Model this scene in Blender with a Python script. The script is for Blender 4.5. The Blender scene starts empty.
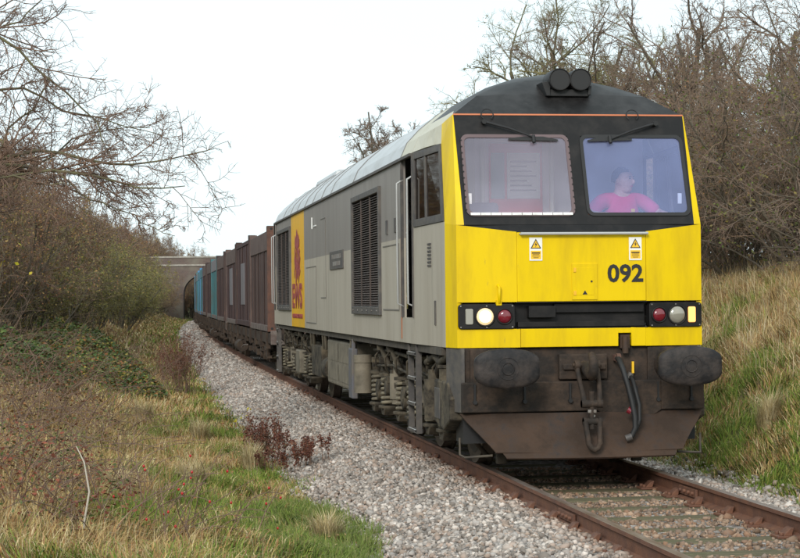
import bpy, bmesh, math, random
import numpy as np
from mathutils import Vector, Matrix
R_ = math.radians
rng = np.random.default_rng(7); random.seed(7)
S = bpy.context.scene
COL = S.collection
# ------------------------------------------------------------------ camera
cd = bpy.data.cameras.new('camera'); cam = bpy.data.objects.new('camera', cd); COL.objects.link(cam)
cd.sensor_width = 36; cd.lens = 36*1833.9/800; cd.clip_start = .1; cd.clip_end = 3000
yaw, pit, roll = .1505, .0108, .0096
fw = Vector((math.sin(yaw)*math.cos(pit), math.cos(yaw)*math.cos(pit), math.sin(pit)))
r0 = fw.cross(Vector((0, 0, 1))).normalized(); u0 = r0.cross(fw)
rr = r0*math.cos(roll)-u0*math.sin(roll); uu = u0*math.cos(roll)+r0*math.sin(roll)
m = Matrix((rr, uu, -fw)).transposed().to_4x4(); m.translation = Vector((-4.332, -17.006, 1.681))
cam.matrix_world = m; S.camera = cam
# ------------------------------------------------------------------ light
SUN_EL, SUN_AZ = 26, -24        # degrees; light comes from behind and to the left of the camera
W = bpy.data.worlds.new('World'); S.world = W; W.use_nodes = True
nt = W.node_tree; nt.nodes.clear()
def N(nt, t, **k):
    n = nt.nodes.new(t)
    for a, b in k.items(): setattr(n, a, b)
    return n
sky = N(nt, 'ShaderNodeTexSky', sky_type='NISHITA', sun_disc=False, sun_elevation=R_(SUN_EL), sun_rotation=R_(180+SUN_AZ), dust_density=2.0)
b1 = N(nt, 'ShaderNodeBackground'); b1.inputs[1].default_value = .12
nt.links.new(sky.outputs[0], b1.inputs[0])
b2 = N(nt, 'ShaderNodeBackground'); b2.inputs[1].default_value = .86
tc = N(nt, 'ShaderNodeTexCoord'); mp = N(nt, 'ShaderNodeMapping'); mp.inputs['Scale'].default_value = (1, 1, 3)
no = N(nt, 'ShaderNodeTexNoise'); no.inputs['Scale'].default_value = 1.6; no.inputs['Detail'].default_value = 5
cr = N(nt, 'ShaderNodeValToRGB'); cr.color_ramp.elements[0].position = .3; cr.color_ramp.elements[1].position = .7
cr.color_ramp.elements[0].color = (.66, .775, .81, 1); cr.color_ramp.elements[1].color = (.715, .83, .865, 1)
nt.links.new(tc.outputs['Generated'], mp.inputs[0]); nt.links.new(mp.outputs[0], no.inputs['Vector'])
nt.links.new(no.outputs[0], cr.inputs[0]); nt.links.new(cr.outputs[0], b2.inputs[0])
mx = N(nt, 'ShaderNodeMixShader'); mx.inputs[0].default_value = .92
wo = N(nt, 'ShaderNodeOutputWorld')
nt.links.new(b1.outputs[0], mx.inputs[1]); nt.links.new(b2.outputs[0], mx.inputs[2]); nt.links.new(mx.outputs[0], wo.inputs[0])
sl = bpy.data.lights.new('sun', 'SUN'); sl.energy = 1.5; sl.angle = R_(18); sl.color = (1, .95, .87)
so = bpy.data.objects.new('sun', sl); COL.objects.link(so)
az = R_(SUN_AZ); el = R_(SUN_EL)
sd = Vector((math.sin(az)*math.cos(el), -math.cos(az)*math.cos(el), math.sin(el)))
so.rotation_euler = sd.to_track_quat('Z', 'Y').to_euler()
S.view_settings.view_transform = 'Standard'; S.view_settings.look = 'None'
S.view_settings.exposure = .76; S.view_settings.gamma = 1

# ------------------------------------------------------------------ materials
MATS = {}
def mat(name, col, rough=.7, metal=0., col2=None, nscale=6., stretch=(1, 1, 1), lo=.4, hi=.65, col3=None, n3=1.5, lo3=.5, hi3=.7,
        bump=0., bscale=60., spec=.5, coat=0., attr=False, emit=None):
    mt = bpy.data.materials.new(name); mt.use_nodes = True; t = mt.node_tree; t.nodes.clear()
    o = N(t, 'ShaderNodeOutputMaterial'); p = N(t, 'ShaderNodeBsdfPrincipled'); t.links.new(p.outputs[0], o.inputs[0])
    p.inputs['Roughness'].default_value = rough; p.inputs['Metallic'].default_value = metal
    p.inputs['Base Color'].default_value = (*col, 1); p.inputs['Specular IOR Level'].default_value = spec
    if coat: p.inputs['Coat Weight'].default_value = coat
    cur = None
    tcn = N(t, 'ShaderNodeTexCoord'); mpn = N(t, 'ShaderNodeMapping'); mpn.inputs['Scale'].default_value = stretch
    t.links.new(tcn.outputs['Object'], mpn.inputs[0])
    if attr:
        a = N(t, 'ShaderNodeAttribute', attribute_name='Col'); cur = a.outputs['Color']
    def layer(cur, c2, sc, lo, hi, base):
        n = N(t, 'ShaderNodeTexNoise'); n.inputs['Scale'].default_value = sc; n.inputs['Detail'].default_value = 8; n.inputs['Roughness'].default_value = .65
        t.links.new(mpn.outputs[0], n.inputs['Vector'])
        r = N(t, 'ShaderNodeMapRange'); r.inputs[1].default_value = lo; r.inputs[2].default_value = hi; t.links.new(n.outputs[0], r.inputs[0])
        mi = N(t, 'ShaderNodeMix', data_type='RGBA'); t.links.new(r.outputs[0], mi.inputs[0])
        if cur: t.links.new(cur, mi.inputs[6])
        else: mi.inputs[6].default_value = (*base, 1)
        mi.inputs[7].default_value = (*c2, 1)
        return mi.outputs[2]
    if col2: cur = layer(cur, col2, nscale, lo, hi, col)
    if col3: cur = layer(cur, col3, n3, lo3, hi3, col)
    if cur: t.links.new(cur, p.inputs['Base Color'])
    if bump:
        n = N(t, 'ShaderNodeTexNoise'); n.inputs['Scale'].default_value = bscale; n.inputs['Detail'].default_value = 6
        t.links.new(mpn.outputs[0], n.inputs['Vector'])
        b = N(t, 'ShaderNodeBump'); b.inputs['Strength'].default_value = bump; b.inputs['Distance'].default_value = .02
        t.links.new(n.outputs[0], b.inputs['Height']); t.links.new(b.outputs[0], p.inputs['Normal'])
    if emit: p.inputs['Emission Color'].default_value = (*emit[0], 1); p.inputs['Emission Strength'].default_value = emit[1]
    MATS[name] = mt; return mt
ST = (1, 1, .12)
mat('yellow', (.73, .505, .0), .42, col2=(.53, .345, .008), nscale=4.5, stretch=(1, 1, .22), lo=.44, hi=.80, col3=(.26, .18, .05), n3=17, lo3=.66, hi3=.80, spec=.2, bump=.03, bscale=2)
mat('yellow_side', (.80, .43, .015), .45, col2=(.62, .38, .05), nscale=3, stretch=ST, lo=.45, hi=.8)
mat('light_grey', (.43, .385, .32), .5, col2=(.34, .295, .235), nscale=3.2, stretch=ST, lo=.4, hi=.75, col3=(.22, .19, .14), n3=5, lo3=.56, hi3=.85, bump=.06, bscale=1.5)
mat('dark_grey', (.245, .22, .20), .5, col2=(.185, .163, .145), nscale=3.2, stretch=ST, lo=.4, hi=.75, bump=.04, bscale=1.5)
mat('cream_roof', (.50, .47, .37), .5, col2=(.36, .32, .22), nscale=5, lo=.5, hi=.8)
mat('silver_roof', (.46, .47, .48), .45, col2=(.33, .325, .315), nscale=4, stretch=(1, .4, 1), lo=.45, hi=.75, metal=.15)
mat('black_paint', (.006, .0055, .006), .5, spec=.28, col2=(.021, .018, .017), nscale=6, lo=.45, hi=.75, bump=.05, bscale=6)
mat('black_roof', (.009, .008, .008), .5, spec=.3, col2=(.045, .043, .043), nscale=3, lo=.4, hi=.8, col3=(.11, .105, .1), n3=14, lo3=.68, hi3=.85)
mat('rubber', (.012, .012, .013), .65)
mat('pink_gasket', (.13, .09, .095), .7)
mat('orange', (.50, .15, .06), .5)
mat('dark_frame', (.06, .055, .055), .6, col2=(.11, .095, .08), nscale=8)
mat('grime_black', (.022, .0175, .015), .8, spec=.3, col2=(.075, .049, .034), nscale=5, lo=.4, hi=.7, bump=.3, bscale=30)
mat('plough_brown', (.036, .022, .015), .75, spec=.3, col2=(.080, .045, .028), nscale=3, lo=.4, hi=.7, col3=(.03, .025, .024), n3=6, lo3=.5, hi3=.7, bump=.25, bscale=25)
mat('bogie_dust', (.085, .070, .050), .85, spec=.25, col2=(.030, .025, .020), nscale=7, lo=.42, hi=.6, col3=(.17, .135, .09), n3=4, lo3=.52, hi3=.75, bump=.4, bscale=30)
mat('bogie_dark', (.05, .042, .034), .85, col2=(.09, .074, .055), nscale=6, bump=.3, bscale=30)
mat('spring_dust', (.20, .17, .115), .75, col2=(.09, .075, .055), nscale=9, bump=.2)
mat('tank_beige', (.20, .17, .125), .7, col2=(.10, .085, .062), nscale=5, lo=.4, hi=.7, bump=.1)
mat('wheel_steel', (.11, .085, .065), .6, metal=.5, col2=(.06, .045, .035), nscale=12)
mat('white_paint', (.72, .72, .70), .6, col2=(.45, .43, .4), nscale=12, lo=.5, hi=.8)
mat('rail_rust', (.175, .075, .040), .75, col2=(.10, .045, .03), nscale=7, lo=.35, hi=.65, bump=.25, bscale=60)
mat('rail_top', (.22, .15, .12), .35, metal=.6, col2=(.40, .34, .31), nscale=3, stretch=(6, .5, 1))
mat('sleeper_wood', (.165, .14, .085), .9, spec=.15, col2=(.09, .08, .05), nscale=14, stretch=(.3, 3, 1), lo=.4, hi=.6, col3=(.10, .115, .05), n3=3, lo3=.55, hi3=.75, bump=.8, bscale=30)
mat('maroon', (.28, .035, .045), .5, col2=(.36, .10, .08), nscale=12)
mat('number_black', (.012, .012, .014), .5)
mat('sign_white', (.78, .77, .72), .5)
mat('sign_yellow', (.85, .50, .02), .5)
mat('headlight_lit', (.9, .85, .7), .3, emit=((1, .88, .58), .95))
mat('headlight_glow', (.5, .42, .28), .3, emit=((1, .72, .36), .42))
mat('marker_lit', (.9, .5, .2), .3, emit=((1, .36, .06), .7))
mat('headlight_off', (.32, .30, .25), .12, metal=.3, coat=.6)
mat('tail_red', (.16, .008, .018), .15, coat=.8)
mat('bare_steel', (.33, .32, .31), .45, metal=.6, col2=(.2, .17, .15), nscale=14)
mat('handrail_white', (.38, .38, .37), .4)
mat('box_brown', (.082, .051, .044), .75, spec=.3, col2=(.05, .034, .032), nscale=2.5, stretch=(1, 1, .3), lo=.4, hi=.65, col3=(.17, .10, .07), n3=9, lo3=.6, hi3=.8, bump=.1)
mat('box_maroon', (.058, .035, .036), .75, spec=.3, col2=(.095, .058, .05), nscale=3, stretch=(1, 1, .3), lo=.45, hi=.7, bump=.1)
mat('box_header', (.135, .095, .083), .8, spec=.3, col2=(.09, .06, .053), nscale=3, bump=.1)
mat('box_rust', (.13, .06, .04), .85, col2=(.08, .045, .035), nscale=6, bump=.2)
mat('box_teal', (.045, .17, .19), .7, col2=(.07, .12, .12), nscale=3, bump=.1)
mat('box_blue', (.06, .22, .42), .65, col2=(.09, .17, .27), nscale=4)
mat('box_patch', (.17, .155, .165), .7, col2=(.18, .16, .17), nscale=5)
mat('wagon_dark', (.036, .026, .021), .85, spec=.25, col2=(.075, .053, .038), nscale=6, bump=.3)
mat('wagon_sill', (.16, .13, .115), .8, col2=(.10, .07, .06), nscale=6, lo=.4, hi=.6)
mat('wall_inside', (.93, .91, .94), .7)
mat('red_door', (.75, .05, .08), .6)
mat('blue_green', (.22, .34, .36), .7)
mat('desk_grey', (.12, .12, .13), .6)
mat('seat_cloth', (.10, .11, .16), .9)
mat('skin', (.72, .42, .32), .6, col2=(.42, .2, .14), nscale=6)
mat('hair', (.02, .015, .012), .8)
mat('polo_red', (.80, .03, .16), .85, col2=(.65, .03, .12), nscale=5, bump=.2, bscale=20)
mat('trousers', (.03, .03, .04), .9)
mat('coping_stone', (.36, .33, .29), .85, col2=(.24, .22, .19), nscale=3)
mat('bark', (.085, .068, .052), .9, col2=(.13, .11, .075), nscale=5, bump=.5, bscale=20)
mat('bark_lichen', (.135, .125, .06), .9, col2=(.07, .055, .04), nscale=5, lo=.4, hi=.6)
mat('twig_brown', (.25, .17, .11), .9, col2=(.16, .10, .07), nscale=1.2)
mat('twig_red', (.21, .13, .09), .9, col2=(.155, .10, .075), nscale=1.2)
mat('twig_grey', (.24, .175, .13), .9, col2=(.17, .115, .09), nscale=.8)
mat('twig_lichen', (.25, .225, .10), .9, col2=(.15, .115, .07), nscale=1)
mat('leafy', (.1, .1, .1), .7, attr=True, spec=.25)
mat('stones', (.1, .1, .1), .9, attr=True, col2=(.20, .17, .15), nscale=9, lo=.5, hi=.75, spec=.2)
mat('dead_stem', (.45, .40, .33), .8)
mat('hip_red', (.40, .012, .015), .3)

def add_node_material(name, build):
    mt = bpy.data.materials.new(name); mt.use_nodes = True; t = mt.node_tree; t.nodes.clear()
    o = N(t, 'ShaderNodeOutputMaterial'); build(t, o); MATS[name] = mt
def glass(name, tint, haze_dirt, famt, gamt=.16):
    def b(t, o):
        tr = N(t, 'ShaderNodeBsdfTransparent'); tr.inputs[0].default_value = (*tint, 1)
        di = N(t, 'ShaderNodeBsdfDiffuse'); di.inputs[0].default_value = (*haze_dirt, 1)  # diffuse coat: painted sky-reflection haze on windscreens, dirty brown on side panes
        gl = N(t, 'ShaderNodeBsdfGlossy'); gl.inputs['Roughness'].default_value = .03; gl.inputs[0].default_value = (.85, .88, 1, 1) if gamt > .04 else (.22, .20, .19, 1)
        tcn = N(t, 'ShaderNodeTexCoord'); n = N(t, 'ShaderNodeTexNoise'); n.inputs['Scale'].default_value = 1.7; n.inputs['Detail'].default_value = 4
        t.links.new(tcn.outputs['Object'], n.inputs['Vector'])
        r = N(t, 'ShaderNodeMapRange'); r.inputs[1].default_value = .3; r.inputs[2].default_value = .7; r.inputs[3].default_value = famt*.8; r.inputs[4].default_value = famt*1.2
        t.links.new(n.outputs[0], r.inputs[0])
        m1 = N(t, 'ShaderNodeMixShader'); t.links.new(r.outputs[0], m1.inputs[0]); t.links.new(tr.outputs[0], m1.inputs[1]); t.links.new(di.outputs[0], m1.inputs[2])
        fr = N(t, 'ShaderNodeLayerWeight'); fr.inputs[0].default_value = gamt
        ad = N(t, 'ShaderNodeMath', operation='ADD'); ad.inputs[1].default_value = gamt; t.links.new(fr.outputs['Fresnel'], ad.inputs[0])
        m2 = N(t, 'ShaderNodeMixShader'); t.links.new(ad.outputs[0], m2.inputs[0]); t.links.new(m1.outputs[0], m2.inputs[1]); t.links.new(gl.outputs[0], m2.inputs[2])
        t.links.new(m2.outputs[0], o.inputs[0])
    add_node_material(name, b)
glass('glass_pale', (.99, .98, 1.0), (.84, .78, .98), .17, .05)  # lilac diffuse colour paints the bright hazy reflection into the pane
glass('glass_blue', (.78, .83, 1.0), (.44, .53, 1.0), .23, .05)  # blue tint and diffuse colour paint the bluish sky reflection into the pane
glass('glass_dark', (.10, .09, .08), (.062, .048, .04), .8, .035)

def b_ground(t, o):
    p = N(t, 'ShaderNodeBsdfPrincipled'); p.inputs['Roughness'].default_value = .95; p.inputs['Specular IOR Level'].default_value = .1
    tcn = N(t, 'ShaderNodeTexCoord'); co = tcn.outputs['Object']
    def noise(sc, d=8):
        n = N(t, 'ShaderNodeTexNoise'); n.inputs['Scale'].default_value = sc; n.inputs['Detail'].default_value = d; t.links.new(co, n.inputs['Vector']); return n.outputs[0]
    a = N(t, 'ShaderNodeValToRGB'); e = a.color_ramp.elements
    e[0].position = .35; e[0].color = (.045, .062, .018, 1); e[1].position = .62; e[1].color = (.19, .15, .075, 1)
    x = e.new(.48); x.color = (.075, .085, .025, 1)
    t.links.new(noise(.55), a.inputs[0])
    m2 = N(t, 'ShaderNodeMix', data_type='RGBA'); m2.inputs[7].default_value = (.05, .038, .025, 1)
    r = N(t, 'ShaderNodeMapRange'); r.inputs[1].default_value = .5; r.inputs[2].default_value = .7; t.links.new(noise(5), r.inputs[0])
    t.links.new(r.outputs[0], m2.inputs[0]); t.links.new(a.outputs[0], m2.inputs[6]); t.links.new(m2.outputs[2], p.inputs['Base Color'])
    b = N(t, 'ShaderNodeBump'); b.inputs['Strength'].default_value = .8; b.inputs['Distance'].default_value = .1
    t.links.new(noise(9), b.inputs['Height']); t.links.new(b.outputs[0], p.inputs['Normal']); t.links.new(p.outputs[0], o.inputs[0])
add_node_material('ground_soil', b_ground)
def b_ballast(t, o):
    p = N(t, 'ShaderNodeBsdfPrincipled'); p.inputs['Roughness'].default_value = .95; p.inputs['Specular IOR Level'].default_value = .15
    tcn = N(t, 'ShaderNodeTexCoord'); v = N(t, 'ShaderNodeTexVoronoi'); v.inputs['Scale'].default_value = 19
    t.links.new(tcn.outputs['Object'], v.inputs['Vector'])
    sp = N(t, 'ShaderNodeSeparateColor'); t.links.new(v.outputs['Color'], sp.inputs[0])
    a = N(t, 'ShaderNodeValToRGB'); e = a.color_ramp.elements
    e[0].position = 0; e[0].color = (.10, .085, .075, 1); e[1].position = 1; e[1].color = (.42, .38, .35, 1)
    x = e.new(.5); x.color = (.24, .205, .185, 1)
    t.links.new(sp.outputs[0], a.inputs[0]); t.links.new(a.outputs[0], p.inputs['Base Color'])
    b = N(t, 'ShaderNodeBump'); b.inputs['Strength'].default_value = 1; b.inputs['Distance'].default_value = .03; b.invert = True
    t.links.new(v.outputs['Distance'], b.inputs['Height']); t.links.new(b.outputs[0], p.inputs['Normal']); t.links.new(p.outputs[0], o.inputs[0])
add_node_material('ballast', b_ballast)
def b_brick(t, o):
    p = N(t, 'ShaderNodeBsdfPrincipled'); p.inputs['Roughness'].default_value = .9
    tcn = N(t, 'ShaderNodeTexCoord'); mp_ = N(t, 'ShaderNodeMapping'); mp_.inputs['Rotation'].default_value = (R_(90), 0, 0); t.links.new(tcn.outputs['Object'], mp_.inputs[0])
    br = N(t, 'ShaderNodeTexBrick'); br.inputs['Scale'].default_value = 1; br.inputs['Brick Width'].default_value = .23; br.inputs['Row Height'].default_value = .08; br.inputs['Mortar Size'].default_value = .01
    br.inputs['Color1'].default_value = (.12, .075, .065, 1); br.inputs['Color2'].default_value = (.085, .058, .052, 1); br.inputs['Mortar'].default_value = (.16, .14, .12, 1)
    t.links.new(mp_.outputs[0], br.inputs['Vector'])
    n = N(t, 'ShaderNodeTexNoise'); n.inputs['Scale'].default_value = .7; n.inputs['Detail'].default_value = 6; t.links.new(tcn.outputs['Object'], n.inputs['Vector'])
    m_ = N(t, 'ShaderNodeMix', data_type='RGBA'); m_.inputs[7].default_value = (.17, .15, .12, 1)
    r = N(t, 'ShaderNodeMapRange'); r.inputs[1].default_value = .45; r.inputs[2].default_value = .7; t.links.new(n.outputs[0], r.inputs[0])
    t.links.new(r.outputs[0], m_.inputs[0]); t.links.new(br.outputs[0], m_.inputs[6]); t.links.new(m_.outputs[2], p.inputs['Base Color']); t.links.new(p.outputs[0], o.inputs[0])
add_node_material('brick', b_brick)

# ------------------------------------------------------------------ mesh helpers
def link(name, me, parent=None):
    o = bpy.data.objects.new(name, me); COL.objects.link(o)
    if parent: o.parent = parent
    return o
def tag(o, label=None, cat=None, group=None, kind=None):
    if label: o['label'] = label
    if cat: o['category'] = cat
    if group: o['group'] = group
    if kind: o['kind'] = kind
    return o
def empty(name, loc=(0, 0, 0), rz=0, **k):
    o = link(name, None); o.location = loc; o.rotation_euler = (0, 0, rz); o.empty_display_size = .3
    return tag(o, **k)
def copy_tree(o, parent=None):
    c = o.copy(); COL.objects.link(c); c.parent = parent
    for ch in list(o.children): copy_tree(ch, c)
    return c
class MB:
    def __init__(s): s.v = []; s.f = []; s.m = []; s.cm = 0; s.sm = []
    def poly(s, pts, smooth=False):
        b = len(s.v); s.v += [tuple(p) for p in pts]; s.f.append(list(range(b, b+len(pts)))); s.m.append(s.cm); s.sm.append(smooth); return s
    def raw(s, vs, fs, smooth=False):
        b = len(s.v); s.v += [tuple(p) for p in vs]
        for f in fs: s.f.append([b+i for i in f]); s.m.append(s.cm); s.sm.append(smooth)
        return s
    def box(s, x0, x1, y0, y1, z0, z1):
        vs = [(x, y, z) for z in (z0, z1) for y in (y0, y1) for x in (x0, x1)]
        return s.raw(vs, [(0, 2, 3, 1), (4, 5, 7, 6), (0, 1, 5, 4), (2, 6, 7, 3), (0, 4, 6, 2), (1, 3, 7, 5)])
    def cbox(s, c, d): return s.box(c[0]-d[0]/2, c[0]+d[0]/2, c[1]-d[1]/2, c[1]+d[1]/2, c[2]-d[2]/2, c[2]+d[2]/2)
    def prism(s, poly, d):
        n = len(poly); d = Vector(d); vs = [Vector(p) for p in poly]+[Vector(p)+d for p in poly]
        return s.raw(vs, [list(range(n))[::-1], list(range(n, 2*n))]+[(i, (i+1) % n, n+(i+1) % n, n+i) for i in range(n)])
    def tube(s, pts, r, n=8, caps=True):
        pts = [Vector(p) for p in pts]; k = len(pts)
        rs = r if isinstance(r, (list, tuple)) else [r]*k
        vs = []; ref = None
        for i, p in enumerate(pts):
            t = (pts[min(i+1, k-1)]-pts[max(i-1, 0)]).normalized()
            if ref is None: ref = Vector((0, 0, 1)) if abs(t.z) < .9 else Vector((1, 0, 0))
            a = t.cross(ref).normalized(); b = a.cross(t); ref = b
            for j in range(n):
                q = 2*math.pi*j/n; vs.append(p+(a*math.cos(q)+b*math.sin(q))*rs[i])
        fs = [(i*n+j, i*n+(j+1) % n, (i+1)*n+(j+1) % n, (i+1)*n+j) for i in range(k-1) for j in range(n)]
        s.raw(vs, fs, True)
        if caps: s.raw(vs[:n], [list(range(n))[::-1]]); s.raw(vs[-n:], [list(range(n))])
        return s
    def cyl(s, p0, p1, r, n=16): return s.tube([p0, p1], r, n)
    def ring(s, c, R, r, ax='y', n=20, k=8, a0=0, a1=360):
        pts = []
        for i in range(n+1):
            a = R_(a0+(a1-a0)*i/n); q = (math.cos(a)*R, math.sin(a)*R)
            pts.append(Vector(c)+Vector({'y': (q[0], 0, q[1]), 'x': (0, q[0], q[1]), 'z': (q[0], q[1], 0)}[ax]))
        return s.tube(pts, r, k)
    def build(s, name, mt, parent=None, bevel=0, solid=0, label=None, **k):
        me = bpy.data.meshes.new(name); me.from_pydata(s.v, [], s.f)
        for q in (mt if isinstance(mt, (list, tuple)) else [mt]): me.materials.append(MATS[q])
        me.polygons.foreach_set('material_index', s.m); me.polygons.foreach_set('use_smooth', s.sm)
        bm = bmesh.new(); bm.from_mesh(me)
        if solid or bevel: bmesh.ops.remove_doubles(bm, verts=bm.verts, dist=1e-5)
        bmesh.ops.recalc_face_normals(bm, faces=bm.faces)
        if solid:     # single skins thicken inwards, away from the outside of the body
            for f in bm.faces:
                c = f.calc_center_median(); f.normal_update()
                if f.normal.dot(c-Vector((0, min(max(c.y, 3), 17), 2))) < 0: f.normal_flip()
        bm.to_mesh(me); bm.free(); me.update()
        o = link(name, me, parent)
        if solid:
            q = o.modifiers.new('thickness', 'SOLIDIFY'); q.thickness = solid; q.offset = -1
        if bevel:
            q = o.modifiers.new('edges', 'BEVEL'); q.width = bevel; q.segments = 2; q.limit_method = 'ANGLE'; q.angle_limit = R_(40)
        return tag(o, label=label, **k)
def np_mesh(name, V, F, mt, parent=None, col=None, smooth=False):
    V = np.asarray(V, np.float32).reshape(-1, 3); F = np.asarray(F, np.int32); n, k = F.shape
    me = bpy.data.meshes.new(name); me.vertices.add(len(V)); me.vertices.foreach_set('co', V.ravel())
    me.loops.add(n*k); me.loops.foreach_set('vertex_index', F.ravel())
    me.polygons.add(n); me.polygons.foreach_set('loop_start', np.arange(0, n*k, k, dtype=np.int32))
    if smooth: me.polygons.foreach_set('use_smooth', np.ones(n, bool))
    if col is not None:
        ca = me.color_attributes.new('Col', 'FLOAT_COLOR', 'POINT')
        c4 = np.ones((len(V), 4), np.float32); c4[:, :3] = col; ca.data.foreach_set('color', c4.ravel())
    me.materials.append(MATS[mt]); me.update(calc_edges=True); me.validate()
    return link(name, me, parent)
def tubes_np(P, Rd, n):
    P = np.asarray(P); m_, k, _ = P.shape
    T = np.empty_like(P); T[:, 1:-1] = P[:, 2:]-P[:, :-2]; T[:, 0] = P[:, 1]-P[:, 0]; T[:, -1] = P[:, -1]-P[:, -2]
    T /= np.linalg.norm(T, axis=2, keepdims=True)+1e-9
    ref = np.where(np.abs(T[:, :1, 2:3]) < .8, np.array([0, 0, 1.]), np.array([1., 0, 0])); ref = np.broadcast_to(ref, P.shape)
    A = np.cross(T, ref); A /= np.linalg.norm(A, axis=2, keepdims=True)+1e-9; B = np.cross(A, T)
    an = 2*np.pi*np.arange(n)/n
    V = P[:, :, None]+(A[:, :, None]*np.cos(an)[:, None]+B[:, :, None]*np.sin(an)[:, None])*np.asarray(Rd)[:, :, None, None]
    idx = np.arange(m_*k*n).reshape(m_, k, n); a = idx[:, :-1]; b = idx[:, 1:]
    F = np.stack([a, np.roll(a, -1, 2), np.roll(b, -1, 2), b], -1).reshape(-1, 4)
    return V.reshape(-1, 3), F
def join_np(parts):
    Vs, Fs, off = [], [], 0
    for V, F in parts: Vs.append(V); Fs.append(F+off); off += len(V)
    return np.concatenate(Vs), np.concatenate(Fs)
def text_mesh(txt, size, width=None, bold=0., depth=.002, align='CENTER', sx=1):
    c = bpy.data.curves.new('t', 'FONT'); c.body = txt; c.size = size; c.offset = bold; c.extrude = depth; c.align_x = align; c.align_y = 'CENTER'; c.resolution_u = 3
    o = bpy.data.objects.new('t', c); COL.objects.link(o); bpy.context.view_layer.update()
    me = bpy.data.meshes.new_from_object(o.evaluated_get(bpy.context.evaluated_depsgraph_get()))
    bpy.data.objects.remove(o); return me
def place_text(name, txt, parent, mt, center, w, h, face, bold=0.):
    # fits the text to w x h; face 'front' (normal -y) or 'left' (normal -x)
    me = text_mesh(txt, 1., bold=bold, depth=.003)
    n = len(me.vertices); co = np.empty(n*3, np.float32); me.vertices.foreach_get('co', co); co = co.reshape(-1, 3)
    lo, hi = co.min(0), co.max(0); q = (co-(lo+hi)/2)/(hi-lo+1e-9); d = q[:, 2]*.006
    if face == 'front': out = np.stack([q[:, 0]*w, d, q[:, 1]*h], 1)
    else: out = np.stack([d, -q[:, 0]*w, q[:, 1]*h], 1)
    out += np.array(center); me.vertices.foreach_set('co', out.astype(np.float32).ravel()); me.materials.clear(); me.materials.append(MATS[mt]); me.update()
    return link(name, me, parent)

# ------------------------------------------------------------------ terrain
RC = 2700.
def xc(y):
    y = np.asarray(y, float); return np.where(y > 10, (y-10)**2/(2*RC), 0.)
def vnoise(x, y, s, seed=0):
    x = np.asarray(x)/s+seed*13.7; y = np.asarray(y)/s+seed*7.3
    return (np.sin(x*1.7+np.sin(y*1.3+seed))*np.cos(y*1.9+np.sin(x*.9))+.5*np.sin(x*4.1+y*3.3+seed*2)*np.cos(y*4.7-x*2.1))/1.5
def height(x, y):
    x = np.asarray(x, float); y = np.asarray(y, float); u = x-xc(y)
    grow = np.clip((y-25)/140, 0, 1)
    a = np.abs(u)
    left = np.interp(a, [0, .72, .84, 1.45, 2.3, 3.1, 4.6, 6.2, 9, 14, 40, 400], [-.19, -.18, -.15, -.155, -.44, -.42, -.22, .25, 1.5, 2.6, 3.6, 4.5])
    leftg = np.interp(a, [0, .72, .84, 1.45, 2.3, 3.1, 4.6, 6.2, 9, 14, 40, 400], [-.19, -.18, -.15, -.155, -.44, -.42, -.1, .9, 3.9, 4.6, 4.8, 4.9])
    right = np.interp(a, [0, .72, .84, 1.4, 1.95, 2.25, 3.6, 5.2, 6.2, 9, 40, 400], [-.19, -.18, -.16, -.17, -.36, -.36, .65, 1.58, 1.85, 2.3, 3.2, 4.3])
    rightg = np.interp(a, [0, .72, .84, 1.4, 1.95, 2.25, 3.6, 5.2, 9, 14, 40, 400], [-.19, -.18, -.16, -.17, -.36, -.36, .75, 1.9, 4.4, 4.6, 4.8, 4.9])
    z = np.where(u < 0, left*(1-grow)+leftg*grow, right*(1-grow)+rightg*grow)
    amp = np.clip((a-2.3)/1.5, 0, 1)
    return z+amp*(.07*vnoise(x, y, .8, 1)+.10*vnoise(x, y, 2.3, 2))
def axis(segs):
    out = []
    for a, b, st in segs: out += list(np.arange(a, b-1e-6, st))
    return np.array(out+[segs[-1][1]])
gx = np.concatenate([-axis([(14, 60, 3), (60, 400, 34)])[::-1], axis([(-13.8, -3, .35), (-3, 3, .15), (3, 12, .3), (12, 40, 3), (40, 400, 36)])])
gy = axis([(-40, -6, 2), (-6, 30, .3), (30, 80, .8), (80, 230, 2.5), (230, 700, 30)])
GX, GY = np.meshgrid(gx, gy); GXs = GX+xc(np.minimum(GY, 260))
GZ = height(GXs, GY)-.03
idx = np.arange(GX.size).reshape(GX.shape)
F = np.stack([idx[:-1, :-1], idx[:-1, 1:], idx[1:, 1:], idx[1:, :-1]], -1).reshape(-1, 4)
g = np_mesh('ground', np.stack([GXs, GY, GZ], -1), F, 'ground_soil', smooth=True); tag(g, kind='structure')
# ballast bed as its own sheet above the ground
by = axis([(-40, -8, 4), (-8, 40, .5), (40, 260, 3)]); bu = np.array([-2.5, -2.3, -1.9, -1.45, -.86, -.72, 0, .72, .86, 1.4, 1.9, 2.15])
BU, BY = np.meshgrid(bu, by); BX = BU+xc(BY)+np.where(np.abs(BU) > 2.1, .12*vnoise(BY, BY*.3, 1.1, 4), 0)
BZ = height(BX, BY)+np.where(np.abs(BU) > 2.1, -.035, .005)
idx = np.arange(BX.size).reshape(BX.shape)
F = np.stack([idx[:-1, :-1], idx[:-1, 1:], idx[1:, 1:], idx[1:, :-1]], -1).reshape(-1, 4)
bed = np_mesh('track_bed', np.stack([BX, BY, BZ], -1), F, 'ballast'); tag(bed, kind='structure')

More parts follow.
